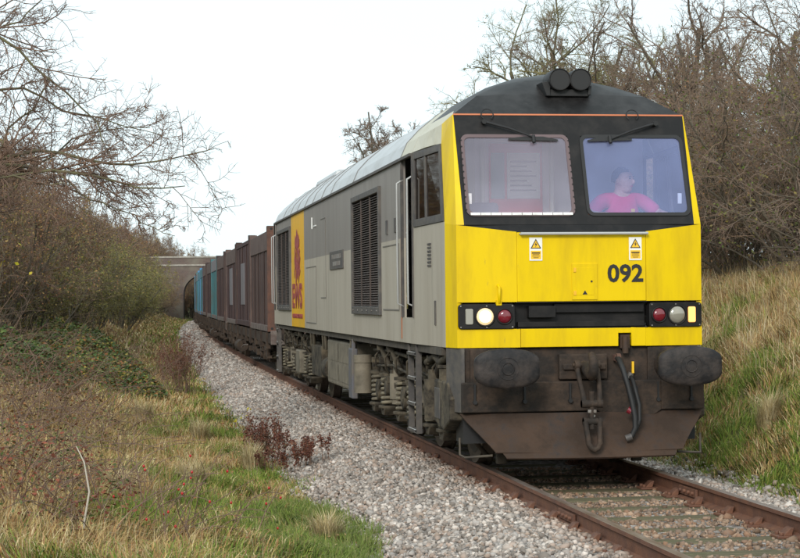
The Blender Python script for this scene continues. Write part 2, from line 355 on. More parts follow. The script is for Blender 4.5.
# rails: a real section swept along the curve
sec = [(-.035, 0), (.035, 0), (.036, -.03), (.012, -.045), (.010, -.13), (.065, -.15), (.07, -.165), (-.07, -.165), (-.065, -.15), (-.010, -.13), (-.012, -.045), (-.036, -.03)]
ry = axis([(-38, 10, 4), (10, 250, 3)])
for sx in (-1, 1):
    b = MB(); n = len(sec); vs = []
    for y in ry:
        cx = float(xc(y))+sx*.755
        vs += [(cx+p, y, q) for p, q in sec]
    for i in range(len(ry)-1):
        for j in range(n):
            b.cm = 1 if j == 0 else 0
            pass
    fs = [(i*n+j, i*n+(j+1) % n, (i+1)*n+(j+1) % n, (i+1)*n+j) for i in range(len(ry)-1) for j in range(n)]
    b.raw(vs, fs); b.m = [1 if (k_ % n) == 0 else 0 for k_ in range(len(fs))]
    r_ = b.build('rail', ['rail_rust', 'rail_top'], bed)
    fp = MB()
    for dx in (-.03, .03): fp.box(sx*.755+dx-.012, sx*.755+dx+.012, -2.75 if sx < 0 else -1.2, -2.25 if sx < 0 else -.7, -.125, -.05)
    for k_ in range(4):
        yy = (-2.68 if sx < 0 else -1.13)+k_*.12
        fp.cyl((sx*.755-.065, yy, -.088), (sx*.755+.065, yy, -.088), .018, 6)
    fp.build('fishplate', 'rail_rust', r_, bevel=.004)
# sleepers with cast chairs, shared meshes
def sleeper_mesh():
    b = MB(); random.seed(3)
    b.box(-1.3, 1.3, -.125, .125, -.32, -.168); return b
sb = sleeper_mesh(); s0 = sb.build('sleeper', 'sleeper_wood', bed, bevel=.012)
cb = MB(); cb.box(-.19, .19, -.085, .085, -.166, -.145)
for sx in (-1, 1):
    cb.prism([(sx*.14, -.06, -.146), (sx*.07, -.06, -.146), (sx*.052, -.06, -.085), (sx*.08, -.06, -.09)], (0, .12, 0))
    cb.cyl((sx*.15, -.05, -.146), (sx*.15, -.05, -.12), .018, 8); cb.cyl((sx*.15, .05, -.146), (sx*.15, .05, -.12), .018, 8)
ch0 = cb.build('rail_chair', 'rail_rust', s0, bevel=.004); ch0.location = (-.755, 0, 0)
ch1 = link('rail_chair', ch0.data, s0); ch1.location = (.755, 0, 0)
for q in ch0.modifiers:
    z = ch1.modifiers.new('edges', 'BEVEL'); z.width = .004; z.segments = 2; z.limit_method = 'ANGLE'
ys = [-7.9+.72*i for i in range(42)]
for i, y in enumerate(ys):
    o = s0 if i == 0 else copy_tree(s0, bed)
    o.location = (random.uniform(-.03, .03)+float(xc(y)), y+random.uniform(-.02, .02), random.uniform(-.012, .006)); o.rotation_euler = (random.uniform(-.012, .012), 0, random.uniform(-.012, .012))

# ------------------------------------------------------------------ ballast stones (real stones, merged)
def ico():
    bm = bmesh.new(); bmesh.ops.create_icosphere(bm, subdivisions=1, radius=1); bm.verts.ensure_lookup_table()
    V = np.array([v.co[:] for v in bm.verts]); F = np.array([[v.index for v in f.verts] for f in bm.faces]); bm.free(); return V, F
IV, IF = ico()
def rotmats(n):
    q = rng.normal(size=(n, 4)); q /= np.linalg.norm(q, axis=1, keepdims=True); w, x, y, z = q.T
    return np.stack([1-2*(y*y+z*z), 2*(x*y-z*w), 2*(x*z+y*w), 2*(x*y+z*w), 1-2*(x*x+z*z), 2*(y*z-x*w), 2*(x*z-y*w), 2*(y*z+x*w), 1-2*(x*x+y*y)], 1).reshape(-1, 3, 3)
def stones(pos, size, col):
    n = len(pos); k = len(IV)
    V = IV[None]*rng.uniform(.55, 1.28, (n, k, 1))*rng.uniform(.6, 1.2, (n, 1, 3))
    V = np.einsum('nij,nkj->nki', rotmats(n), V)*size[:, None, None]*np.array([1, 1, .85])+pos[:, None]
    F = IF[None]+(np.arange(n)*k)[:, None, None]
    return V.reshape(-1, 3), F.reshape(-1, 3), np.repeat(col, k, 0)
SV, SF, SC, off = [], [], [], 0
pal = np.array([(.38, .35, .325), (.46, .43, .40), (.28, .26, .24), (.36, .295, .255), (.19, .175, .16), (.55, .52, .49), (.31, .255, .215), (.42, .39, .36), (.33, .32, .31)])
for u0_, u1_, y0, y1, sp, r in [(-2.55, -.83, -4.6, 13, .043, .029), (-2.5, -.83, 13, 34, .06, .036), (-2.5, -.9, 34, 80, .11, .06), (-.68, .68, -4.8, 2.5, .046, .026), (.83, 2.35, -4, 6, .045, .029), (-2.5, -.9, 80, 150, .25, .13)]:
    nx, ny = int((u1_-u0_)/sp), int((y1-y0)/sp)
    U, Y = np.meshgrid(np.linspace(u0_, u1_, nx), np.linspace(y0, y1, ny)); U = U.ravel()+rng.uniform(-.5, .5, U.size)*sp; Y = Y.ravel()+rng.uniform(-.5, .5, U.size)*sp
    keep = rng.random(U.size) < np.clip((2.55-np.abs(U))/.28+.1*vnoise(U, Y, .5, 3), 0.03, 1)
    inner = np.abs(U) < .75
    if inner.any():
        ph = ((Y+7.9+.36) % .72)-.36
        keep &= ~((np.abs(ph) < .10) & (rng.random(U.size) > .07))
    U, Y = U[keep], Y[keep]; X = U+xc(Y); n = len(U)
    Z = height(X, Y)+rng.uniform(-.01, .018, n)
    c = pal[rng.integers(0, len(pal), n)]*rng.uniform(.8, 1.15, (n, 1))
    near = np.clip(1-(np.abs(U)-.8)/.3, 0, 1)[:, None]*.6
    c = c*(1-near)+c*np.array([.72, .50, .38])*near
    c = c*np.array([1.05, .985, .94]); inn = (np.abs(U) < .76)[:, None]; c = np.where(inn, c*np.array([.80, .74, .65]), c)
    V, F, CC = stones(np.stack([X, Y, Z], 1), r*rng.uniform(.5, 1.2, n)*(1+.5*(rng.random(n) < .08)), c)
    SV.append(V); SF.append(F+off); SC.append(CC); off += len(V)
st_ = np_mesh('ballast_stones', np.concatenate(SV), np.concatenate(SF), 'stones', bed, col=np.concatenate(SC)); st_['kind'] = 'stuff'

# ------------------------------------------------------------------ LOCOMOTIVE
mat('grille_mat', (.085, .06, .05), .7, col2=(.05, .038, .033), nscale=4)
mat('buffer_black', (.013, .012, .013), .6, spec=.3, col2=(.048, .038, .034), nscale=7, bump=.25, bscale=25)
mat('roof_seam', (.20, .20, .20), .6)
mat('seam_grey', (.15, .135, .115), .7)
mat('corner_blue', (.09, .095, .12), .7, col2=(.13, .11, .09), nscale=5)
L = empty('diesel_locomotive', (0, 0, 0), label='yellow fronted grey diesel locomotive leading the train, numbered 092', cat='locomotive')
def Yw(z): return .06+.37*(z-2.4)
H1, H2 = 1.2, 1.265
# nose: yellow panels
b = MB()
b.prism([(-.63, 0, 1.64), (.63, 0, 1.64), (.63, 0, 2.30), (-.63, 0, 2.30)], (0, .05, 0))
b.build('nose_panel', 'yellow', L, bevel=.008)
for s in (-1, 1):
    b = MB(); b.poly([(s*.632, .004, 1.64), (s*H1, .07, 1.64), (s*H1, .07, 2.375), (s*.632, .004, 2.305)])
    b.build('nose_side_panel', 'yellow', L, solid=.04)
    b = MB()
    b.poly([(s*H1, .072, 1.21), (s*H2, .33, 1.21), (s*H2, .33, 2.40), (s*H1, .072, 2.375)])
    b.poly([(s*H1, .072, 2.375), (s*H2, .33, 2.40), (s*1.225, .70, 3.2), (s*1.20, .80, 3.40), (s*1.156, Yw(3.46), 3.46)])
    b.poly([(s*1.128, Yw(2.375), 2.375), (s*H1, .072, 2.375), (s*1.156, Yw(3.46), 3.46), (s*1.148, Yw(3.46), 3.46)])
    b.build('cab_corner', 'yellow', L, solid=.05)
# lower yellow skirt with notch
b = MB()
for x0, x1, z0 in ((-.6, .35, 1.21), (.35, .48, 1.335), (.48, .62, 1.21)):
    b.box(x0, x1, 0, .05, z0, 1.385)
b.build('skirt_panel', 'yellow', L, bevel=.004)
for s in (-1, 1):
    b = MB(); b.poly([(s*.604, .003, 1.21), (s*H1, .068, 1.21), (s*H1, .068, 1.385), (s*.604, .003, 1.385)]); b.build('skirt_side_panel', 'yellow', L, solid=.04)
# dark recess between the lamp clusters
b = MB(); b.box(-.64, .64, .10, .13, 1.385, 1.64); b.box(-.64, .64, .0, .10, 1.385, 1.392); b.box(-.64, .64, .0, .1, 1.63, 1.64)
b.box(-.62, .62, .03, .09, 1.40, 1.45); b.box(-.52, -.26, .0, .09, 1.49, 1.60); b.box(-.26, .62, .055, .1, 1.535, 1.62)
b.build('lamp_recess', 'black_paint', L, bevel=.005)
def rrect(cx, cz, w, h, r, y, n=5):
    pts = []
    for q, (sx, sz) in enumerate(((1, 1), (-1, 1), (-1, -1), (1, -1))):
        for i in range(n+1):
            a = R_(90*q+90*i/n); pts.append((cx+sx*(w/2-r)+r*math.cos(a), y, cz+sz*(h/2-r)+r*math.sin(a)))
    return pts
for s in (-1, 1):
    cx = s*.925
    b = MB(); b.prism(rrect(cx, 1.505, .54, .235, .03, 0), (0, .1, 0))
    c = b.build('lamp_cluster', 'black_paint', L, bevel=.006); c.rotation_euler = (0, 0, s*.10); c.location = (0, -s*.092*s*s if False else 0, 0)
    # keep the cluster flush with the swept panel
    c.location = (cx-(cx*math.cos(s*.10)), .018-(cx*math.sin(s*.10))+.0, 0)
    def lens(name, m_, x, r, rim=True):
        q = MB(); prof = [(.0, -.022), (.5, -.02), (.85, -.012), (1, .01)]
        vs = [(x, prof[0][1], 1.505)]; n = 20
        for f_, yy in prof[1:]:
            for j in range(n): vs.append((x+math.cos(2*math.pi*j/n)*r*f_, yy, 1.505+math.sin(2*math.pi*j/n)*r*f_))
        fs = [(0, 1+(j+1) % n, 1+j) for j in range(n)]+[(1+k_*n+j, 1+k_*n+(j+1) % n, 1+(k_+1)*n+(j+1) % n, 1+(k_+1)*n+j) for k_ in range(2) for j in range(n)]
        q.raw(vs, fs, True); o = q.build(name, m_, c)
        q = MB(); q.ring((x, -.004, 1.505), r+.004, .008, n=22, k=6); q.build('lamp_rim', 'black_paint', c)
        return o
    lens('headlight', 'headlight_glow' if s < 0 else 'headlight_off', s*.94, .087)['label'] = 'lit white headlight' if s < 0 else 'unlit grey headlight'
    if s < 0: o = MB(); o.cyl((-.94, -.03, 1.505), (-.94, -.0225, 1.505), .058, 20); o.build('bulb_glare', 'headlight_lit', c)
    lens('tail_light', 'tail_red', s*.755, .068)
    q = MB(); q.prism(rrect(s*1.09, 1.505, .075, .15, .015, -.014), (0, .03, 0)); o = q.build('marker_light', 'headlight_off' if s < 0 else 'marker_lit', c, bevel=.006)
    o['label'] = 'unlit marker light' if s < 0 else 'lit orange marker light'
    q = MB()
    for dx in (-.245, 0, .245):
        for dz in (-.1, .1): q.cyl((cx+dx, -.006, 1.505+dz), (cx+dx, .01, 1.505+dz), .007, 6)
    q.build('screw', 'bare_steel', c)
# black windscreen surround with two openings
def wp(x, z, d=0): return (x, Yw(z)-d*.94, z+d*.35*0)
b = MB()
xsb = [-1.128, -1.085, -.045, .09, 1.10, 1.128]; xst = [-1.148, -1.07, -.04, .092, 1.095, 1.148]
def X_(i, z): return xsb[i]+(xst[i]-xsb[i])*(z-2.4)/1.06
zs = [2.375, 2.47, 3.25, 3.458]
for i in range(5):
    for j in range(3):
        if j == 1 and i in (1, 3): continue
        b.poly([wp(X_(i, zs[j]), zs[j]), wp(X_(i+1, zs[j]), zs[j]), wp(X_(i+1, zs[j+1]), zs[j+1]), wp(X_(i, zs[j+1]), zs[j+1])])
b.build('windscreen_surround', 'black_paint', L, solid=.05)
b = MB()
b.poly([(-.632, .003, 2.302), (.632, .003, 2.302), (.632, Yw(2.373), 2.373), (-.632, Yw(2.373), 2.373)])
for s in (-1, 1): b.poly([(s*.632, .006, 2.305), (s*H1, .07, 2.372), (s*H1, .072, 2.378), (s*.632, Yw(2.373), 2.373)])
b.build('windscreen_sill', 'black_paint', L, solid=.02)
wn = [('left', -.565, 1.035), ('right', .595, 1.005)]
for s, cx, w in wn:
    zc = 2.86; h = .775
    def rr2(w, h, r, d):
        return [wp(p[0]-.0, p[2], d) for p in rrect(cx, zc, w, h, r, 0)]
    o1, i1 = rr2(w+.03, h+.03, .07, .012), rr2(w-.035, h-.035, .05, .012); o2, i2 = rr2(w+.03, h+.03, .07, -.02), rr2(w-.035, h-.035, .05, -.02)
    q = MB(); n = len(o1)
    q.raw(o1+i1+o2+i2, [(j, (j+1) % n, n+(j+1) % n, n+j) for j in range(n)]+[(n+j, n+(j+1) % n, 3*n+(j+1) % n, 3*n+j) for j in range(n)]+[(j, (j+1) % n, 2*n+(j+1) % n, 2*n+j) for j in range(n)])
    gk = q.build('windscreen_gasket', 'pink_gasket' if s == 'left' else 'rubber', L)
    q = MB(); q.poly(rr2(w-.03, h-.03, .05, 0)); q.build('windscreen', 'glass_pale' if s == 'left' else 'glass_blue', L, label='pale hazy windscreen' if s == 'left' else 'bluish windscreen in front of the driver')
    if s == 'left':
        q = MB()
        for k_ in range(12):
            z = 2.52+k_*.062
            for sx in (-1, 1): q.cyl(wp(cx+sx*(w/2+.012), z, .02), wp(cx+sx*(w/2+.012), z, 0), .008, 6)
        q.build('stud', 'rubber', gk)
        for k_ in range(10):
            q = MB(); x0 = cx-w/2+.025+k_*.1
            q.poly([wp(x0, 2.468, .02), wp(x0+.094, 2.468, .02), wp(x0+.094, 2.492, .02), wp(x0, 2.492, .02)]); q.build('sill_strip', 'white_paint', gk, solid=.012)
# small bright scuff plate on the centre pillar
# orange line and black brow/roof
b = MB(); b.poly([wp(-1.15, 3.455, .006), wp(1.15, 3.455, .006), wp(1.15, 3.470, .006), wp(-1.15, 3.470, .006)]); b.build('cantrail_stripe', 'orange', L, solid=.008)
full = [(1.32, 3.21), (1.25, 3.37), (1.12, 3.51), (.9, 3.69), (.62, 3.84), (.32, 3.94), (0, 3.985)]
def st0(): return [(1.225, .70, 3.2), (1.20, .80, 3.40), (1.152, Yw(3.46)+.002, 3.46), (.9, Yw(3.46)+.002, 3.46), (.62, Yw(3.46)+.002, 3.46), (.32, Yw(3.46)+.002, 3.46), (0, Yw(3.46)+.002, 3.46)]
st1 = [(1.26, .95, 3.205), (1.225, 1.0, 3.385), (1.08, .80, 3.53), (.86, .76, 3.675), (.6, .76, 3.69), (.3, .76, 3.695), (0, .76, 3.70)]
st2 = [(1.29, 1.25, 3.208), (1.24, 1.25, 3.375), (1.105, 1.12, 3.515), (.885, 1.05, 3.69), (.61, 1.0, 3.80), (.31, 1.0, 3.86), (0, 1.0, 3.88)]
st3 = [(x, 1.5, z) for x, z in full]; st3[0] = (1.30, 1.5, 3.209)
st4 = [(x, 1.92, z) for x, z in full]
secs = [st0(), st1, st2, st3, st4]
for mats_, nm, sel in ((['black_roof'], 'cab_dome', lambda i, j: j >= 2), (['cream_roof'], 'cab_roof_side', lambda i, j: j < 2)):
    b = MB()
    for s in (-1, 1):
        if nm == 'cab_roof_side': b = MB()
        for i in range(4):
            for j in range(6):
                if not sel(i, j): continue
                b.poly([(s*p[0], p[1], p[2]) for p in (secs[i][j], secs[i][j+1], secs[i+1][j+1], secs[i+1][j])], smooth=(i > 0 and j >= 3))
        if nm == 'cab_roof_side' or s > 0: b.build(nm, mats_, L, solid=.03)
# main roof panels
ysr = [1.93, 2.72, 6.9, 9.5, 10.8, 12.1, 13.4, 14.7, 16.0, 17.4, 19.4]
for k_ in range(len(ysr)-1):
    b = MB(); y0, y1 = ysr[k_]+.012, ysr[k_+1]-.012
    pf = [(-x, z) for x, z in full]+[(x, z) for x, z in full[::-1][1:]]
    dz = -.006 if k_ % 2 else 0
    b.raw([(x, y, z+dz) for y in (y0, y1) for x, z in pf], [(j, j+1, 13+j+1, 13+j) for j in range(12)], False)
    b.build('roof_panel', 'cream_roof' if k_ == 0 else 'silver_roof', L, solid=.03, bevel=0)
for k_ in range(1, len(ysr)-1):
    b = MB(); b.raw([(x*1.004, y, z+.008) for y in (ysr[k_]-.012, ysr[k_]+.012) for x, z in pf], [(j, j+1, 13+j+1, 13+j) for j in range(12)]); b.build('roof_joint', 'roof_seam', L, solid=.02)
b = MB(); b.box(-.55, .55, 15.6, 18.9, 3.8, 4.01); b.build('radiator_cowl', 'silver_roof', L, bevel=.09)
b = MB()
for s in (-1, 1):
    b = MB(); b.box(s*1.33-.02, s*1.33+.02, 1.95, 19.3, 3.175, 3.205); b.build('gutter', 'dark_frame', L)
# horns: two round drums on a bracket
for x in (-.045, .165):
    q = MB(); q.tube([(x, .62, 3.83), (x, .66, 3.83), (x, .9, 3.835), (x, 1.0, 3.835)], [.105, .112, .112, .08], 24); h = q.build('horn', 'rubber', L)
    q = MB(); q.ring((x, .622, 3.83), .104, .008, n=24, k=6); q.build('horn_rim', 'black_paint', h)
q = MB(); q.box(-.14, .27, .68, .9, 3.67, 3.74); q.prism([(-.22, .66, 3.81), (-.13, .66, 3.82), (-.13, .66, 3.67), (-.17, .66, 3.67)], (0, .25, 0)); q.prism([(.25, .66, 3.77), (.29, .66, 3.78), (.28, .66, 3.68), (.25, .66, 3.68)], (0, .25, 0))
q.build('horn_bracket', 'rubber', L, bevel=.008)
# wipers
for s, piv, mid, bl0, bl1 in ((-1, (-.86, 3.385), (-.39, 3.235), (-.63, 3.215), (-.14, 3.205)), (1, (.85, 3.375), (.38, 3.215), (.155, 3.20), (.60, 3.215))):
    W_ = empty('windscreen_wiper'); W_.parent = L
    q = MB(); q.tube([wp(piv[0], piv[1], .05), wp((piv[0]+mid[0])/2, (piv[1]+mid[1])/2+.01, .06), wp(mid[0], mid[1], .045)], [.014, .011, .009], 8); q.cyl(wp(piv[0], piv[1], .07), wp(piv[0], piv[1], -.01), .024, 10); q.build('wiper_arm', 'rubber', W_)
    q = MB(); mx_, mz_ = (bl0[0]+bl1[0])/2, (bl0[1]+bl1[1])/2
    q.prism([wp(bl0[0], bl0[1]-.008, .03), wp(bl1[0], bl1[1]-.008, .03), wp(bl1[0], bl1[1]+.006, .03), wp(mx_+.1, mz_+.03, .03), wp(mx_-.1, mz_+.03, .03), wp(bl0[0], bl0[1]+.006, .03)], (0, .014, 0)); q.cyl(wp(mx_, mz_-.03, .045), wp(mx_, mz_+.04, .045), .018, 8)
    q.build('wiper_blade', 'rubber', W_)
    q = MB(); x = piv[0]+(-.0 if s < 0 else -.22)
    q.tube([wp(x+.06*math.cos(a)+(.04 if s < 0 else 0), 3.44+.055*math.sin(a)+.02, .03) for a in np.linspace(-.9, math.pi+.9, 12)], .006, 6); q.build('washer_hose', 'rubber', W_)
# front handrail, hatch, warning signs, number
q = MB(); q.cyl((-.6, -.045, 2.285), (.64, -.045, 2.285), .014, 12)
for x in (-.6, -.2, .2, .62): q.cyl((x, -.045, 2.285), (x, .01, 2.285), .01, 8)
q.build('front_handrail', 'handrail_white', L)
q = MB(); q.box(-.1, .15, -.010, .004, 1.655, 2.0); hz_ = q.build('nose_hatch', 'yellow', L, bevel=.004)
q = MB(); q.cyl((.09, -.018, 1.83), (.09, -.01, 1.83), .010, 8); q.build('hatch_lock', 'rubber', hz_)
q = MB(); q.box(-.065, .115, -.0125, -.010, 1.70, 1.96); q.build('hatch_door', 'yellow', hz_, bevel=.002)
for zz in (1.72, 1.94):
    q = MB(); q.box(-.085, -.06, -.018, -.01, zz-.02, zz+.02); q.build('hinge', 'yellow_side', hz_)
q = MB(); q.prism([(-.0, -.0135, 1.705), (.05, -.0135, 1.705), (.025, -.0135, 1.745)], (0, .002, 0)); q.build('hatch_symbol', 'rubber', hz_)
for x in (-.448, .525):
    q = MB(); q.box(x-.062, x+.062, -.007, .0, 2.03, 2.25); sg = q.build('warning_sign', 'sign_white', L, label='electric warning flash sign')
    q = MB(); q.prism([(x-.052, -.0085, 2.145), (x+.052, -.0085, 2.145), (x, -.0085, 2.238)], (0, .0012, 0)); q.build('triangle_border', 'rubber', sg)
    q = MB(); q.prism([(x-.038, -.0102, 2.153), (x+.038, -.0102, 2.153), (x, -.0102, 2.222)], (0, .0012, 0)); q.build('triangle', 'sign_yellow', sg)
    q = MB(); q.prism([(x+.004, -.0122, 2.21), (x-.012, -.0122, 2.18), (x-.001, -.0122, 2.182), (x-.006, -.0122, 2.157), (x+.013, -.0122, 2.19), (x+.001, -.0122, 2.188)], (0, .0012, 0)); q.build('lightning_symbol', 'rubber', sg)
    q = MB(); q.box(x-.05, x+.05, -.0085, -.007, 2.045, 2.125); q.build('text_panel', 'sign_yellow', sg)
    q = MB()
    for k_, (w_, h_) in enumerate(((.04, .012), (.033, .005), (.036, .005), (.026, .005))): q.box(x-w_, x+w_, -.0098, -.0085, 2.103-k_*.015-h_/2, 2.103-k_*.015+h_/2)
    q.build('sign_lettering', 'rubber', sg)
place_text('running_number', '092', L, 'number_black', (.425, -.004, 1.905), .35, .175, 'front', bold=.025)
q = MB(); q.tube([(-.81, .03, 1.61), (-.81, -.02, 1.64), (-.81, -.03, 1.78), (-.81, .03, 1.80)], .014, 8); q.box(-.835, -.785, -.01, .04, 1.61, 1.66); q.build('lamp_bracket', 'yellow', L)

# ---------------- front end below the skirt
q = MB(); q.box(-1.17, 1.17, .06, .12, .86, 1.21)
q.build('buffer_beam', 'grime_black', L, bevel=.01)
q = MB(); q.box(-1.18, 1.18, -.04, .03, .60, .885); lp = q.build('lower_beam_plate', 'grime_black', L, bevel=.012)
q = MB(); pl = [(.13, -.056, .885), (.75, -.056, .885), (.75, -.056, .60), (.68, -.056, .555), (.2, -.056, .555), (.13, -.056, .60)]; q.prism(pl, (0, .018, 0)); q.build('beam_stiffener', 'grime_black', lp, bevel=.008)
q = MB(); q.box(.44, .52, -.062, -.05, .66, .83); q.build('beam_slot', 'rubber', lp)
for x in (-1.06, -.58, -.14, .72, 1.05):
    q = MB(); q.box(x-.009, x+.009, -.062, -.04, .70, .87); q.cyl((x, -.075, .70), (x, -.04, .70), .02, 10); q.build('lashing_eye', 'rubber', lp)
for s in (-1, 1):
    q = MB(); q.prism([(s*1.17, .03, .60), (s*1.26, .34, .60), (s*1.26, .34, 1.205), (s*1.17, .03, 1.205)], (s*-.03, .0, 0)); q.build('corner_plate', 'dark_frame', L)
    # buffers
    bx = s*.865; B_ = empty('buffer'); B_.parent = L
    q = MB(); rings = []
    n = 40
    for dy, f_ in ((-.655, .0), (-.652, .5), (-.64, .86), (-.625, .985), (-.60, 1.0), (-.565, .99), (-.55, .9)):
        ring = []
        for j in range(n):
            a = 2*math.pi*j/n; ca, sa = math.cos(a), math.sin(a)
            X = .305*math.copysign(abs(ca)**.32, ca); Z = .188*math.copysign(abs(sa)**.36, sa)
            Z *= (1-.36*(X/.31)**2)
            ring.append((bx+X*f_, dy, 1.035+Z*f_))
        rings.append(ring)
    vs = [p for r_ in rings for p in r_]
    q.raw(vs, [(i*n+j, i*n+(j+1) % n, (i+1)*n+(j+1) % n, (i+1)*n+j) for i in range(6) for j in range(n)], True); q.raw(rings[-1], [list(range(n))])
    q.build('buffer_head', 'buffer_black', B_)
    q = MB(); q.ring((bx, -.655, 1.035), .055, .006, n=20, k=6); q.ring((bx, -.652, 1.035), .10, .004, n=24, k=6); q.build('wear_ring', 'buffer_black', B_)
    q = MB(); q.tube([(bx, -.56, 1.035), (bx, -.3, 1.035)], .085, 20); q.tube([(bx, -.32, 1.035), (bx, -.05, 1.035), (bx, .06, 1.035)], [.13, .14, .17], 20); q.build('buffer_shank', 'grime_black', B_)
    q = MB(); q.box(bx-.22, bx+.22, .03, .07, .87, 1.2); q.build('buffer_base', 'grime_black', B_, bevel=.01)
# plough
q = MB()
def ply(z): return -.10-.30*((.57-z)/.38)**1.3 if z < .57 else -.06
prof_z = [.585, .50, .40, .30, .245, .20]; hw = [1.18, 1.10, .995, .90, .89, .855]
prof_z = [.59, .50, .40, .30, .24, .235, .19]; hw = [1.19, 1.12, 1.03, .945, .90, .84, .81]
rows = []
for z, w in zip(prof_z, hw):
    rows.append([(x*w, ply(z)+.0*abs(x)+.10*abs(x)**2, z) for x in np.linspace(-1, 1, 13)])
q.raw([p for r_ in rows for p in r_], [(i*13+j, i*13+j+1, (i+1)*13+j+1, (i+1)*13+j) for i in range(len(rows)-1) for j in range(12)], False)
q.build('snowplough', 'plough_brown', L, solid=.02)
# centre coupling
cpx = -.005
q = MB(); q.box(cpx-.23, cpx+.24, -.02, .06, .90, 1.14); q.box(cpx-.2, cpx-.08, -.05, -.02, .99, 1.05); q.box(cpx+.1, cpx+.22, -.05, -.02, .99, 1.05); q.build('drawgear_plate', 'grime_black', L, bevel=.012)
C_ = empty('screw_coupling'); C_.parent = L
q = MB(); q.tube([(cpx, .0, 1.02), (cpx, -.16, 1.02), (cpx, -.27, .97), (cpx, -.36, .95), (cpx, -.42, 1.0), (cpx, -.41, 1.09), (cpx, -.35, 1.14), (cpx, -.30, 1.12)], [.06, .06, .058, .052, .048, .042, .034, .022], 12); q.build('drawhook', 'grime_black', C_)
q = MB()
for s in (-1, 1):
    q.tube([(cpx+s*.095, -.17, 1.03), (cpx+s*.095, -.2, .98), (cpx+s*.085, -.31, .80), (cpx+s*.07, -.34, .70)], [.028, .024, .024, .03], 10); q.cyl((cpx+s*.12, -.17, 1.04), (cpx+s*.07, -.17, 1.04), .045, 14); q.cyl((cpx+s*.10, -.34, .685), (cpx+s*.05, -.34, .685), .04, 14)
q.cyl((cpx-.14, -.17, 1.04), (cpx+.14, -.17, 1.04), .018, 10); q.cyl((cpx-.10, -.34, .685), (cpx+.10, -.34, .685), .036, 12); q.cyl((cpx, -.335, .80), (cpx, -.335, .45), .028, 12)
q.build('coupling_links', 'grime_black', C_)
q = MB(); q.cyl((cpx-.085, -.34, .52), (cpx+.085, -.34, .52), .034, 12)
for s in (-1, 1): q.cyl((cpx+s*.085, -.34, .52), (cpx+s*.06, -.34, .52), .042, 12)
q.tube([(cpx-.07, -.36, .52), (cpx-.06, -.39, .42), (cpx-.055, -.42, .32), (cpx-.03, -.43, .275), (cpx, -.43, .26), (cpx+.03, -.43, .275), (cpx+.055, -.42, .32), (cpx+.06, -.39, .42), (cpx+.07, -.36, .52)], .026, 10); q.build('coupling_shackle', 'grime_black', C_)
q = MB(); q.box(cpx-.04, cpx+.04, -.36, -.32, .60, .63); q.cyl((cpx-.02, -.34, .62), (cpx+.02, -.34, .56), .02, 8); q.build('coupling_nut', 'bare_steel', C_, bevel=.004)
# brake hoses
q = MB(); q.tube([(.33, .02, 1.10), (.32, -.12, 1.09), (.335, -.2, 1.0), (.37, -.24, .85), (.40, -.27, .70), (.42, -.30, .55), (.42, -.31, .45), (.39, -.31, .38), (.36, -.30, .36)], .026, 10); h = q.build('brake_hose', 'rubber', L)
q = MB(); q.cyl((.31, -.06, 1.10), (.35, -.06, 1.10), .045, 10); q.box(.30, .36, -.05, .03, 1.07, 1.13); q.build('hose_fitting', 'box_rust', h, bevel=.004); q = MB(); q.cyl((.385, -.31, .37), (.33, -.30, .35), .034, 10); q.build('hose_fitting', 'dark_frame', h)
q = MB(); q.tube([(.46, .0, .93), (.45, -.14, .88), (.46, -.2, .78), (.48, -.24, .66), (.475, -.26, .52), (.44, -.27, .43), (.39, -.28, .39)], .02, 10); h = q.build('brake_hose', 'rubber', L)
q = MB(); q.cyl((.47, -.02, .95), (.44, -.02, .90), .032, 10); q.build('hose_fitting', 'dark_frame', h)
q = MB(); q.cyl((.365, -.25, .62), (.395, -.26, .60), .034, 10); q.build('hose_clamp', 'tail_red', h)
q = MB(); q.box(.485, .505, .01, .04, .95, 1.06); q.build('cock_handle', 'sign_yellow', L)
q = MB(); q.box(.37, .46, -.0, .05, 1.19, 1.32); q.cyl((.415, -.01, 1.14), (.415, .0, 1.30), .03, 10); q.build('notch_pipe', 'plough_brown', L)
q = MB(); q.box(-1.14, 1.14, .13, .5, .3, 1.2); q.build('front_frame', 'rubber', L)
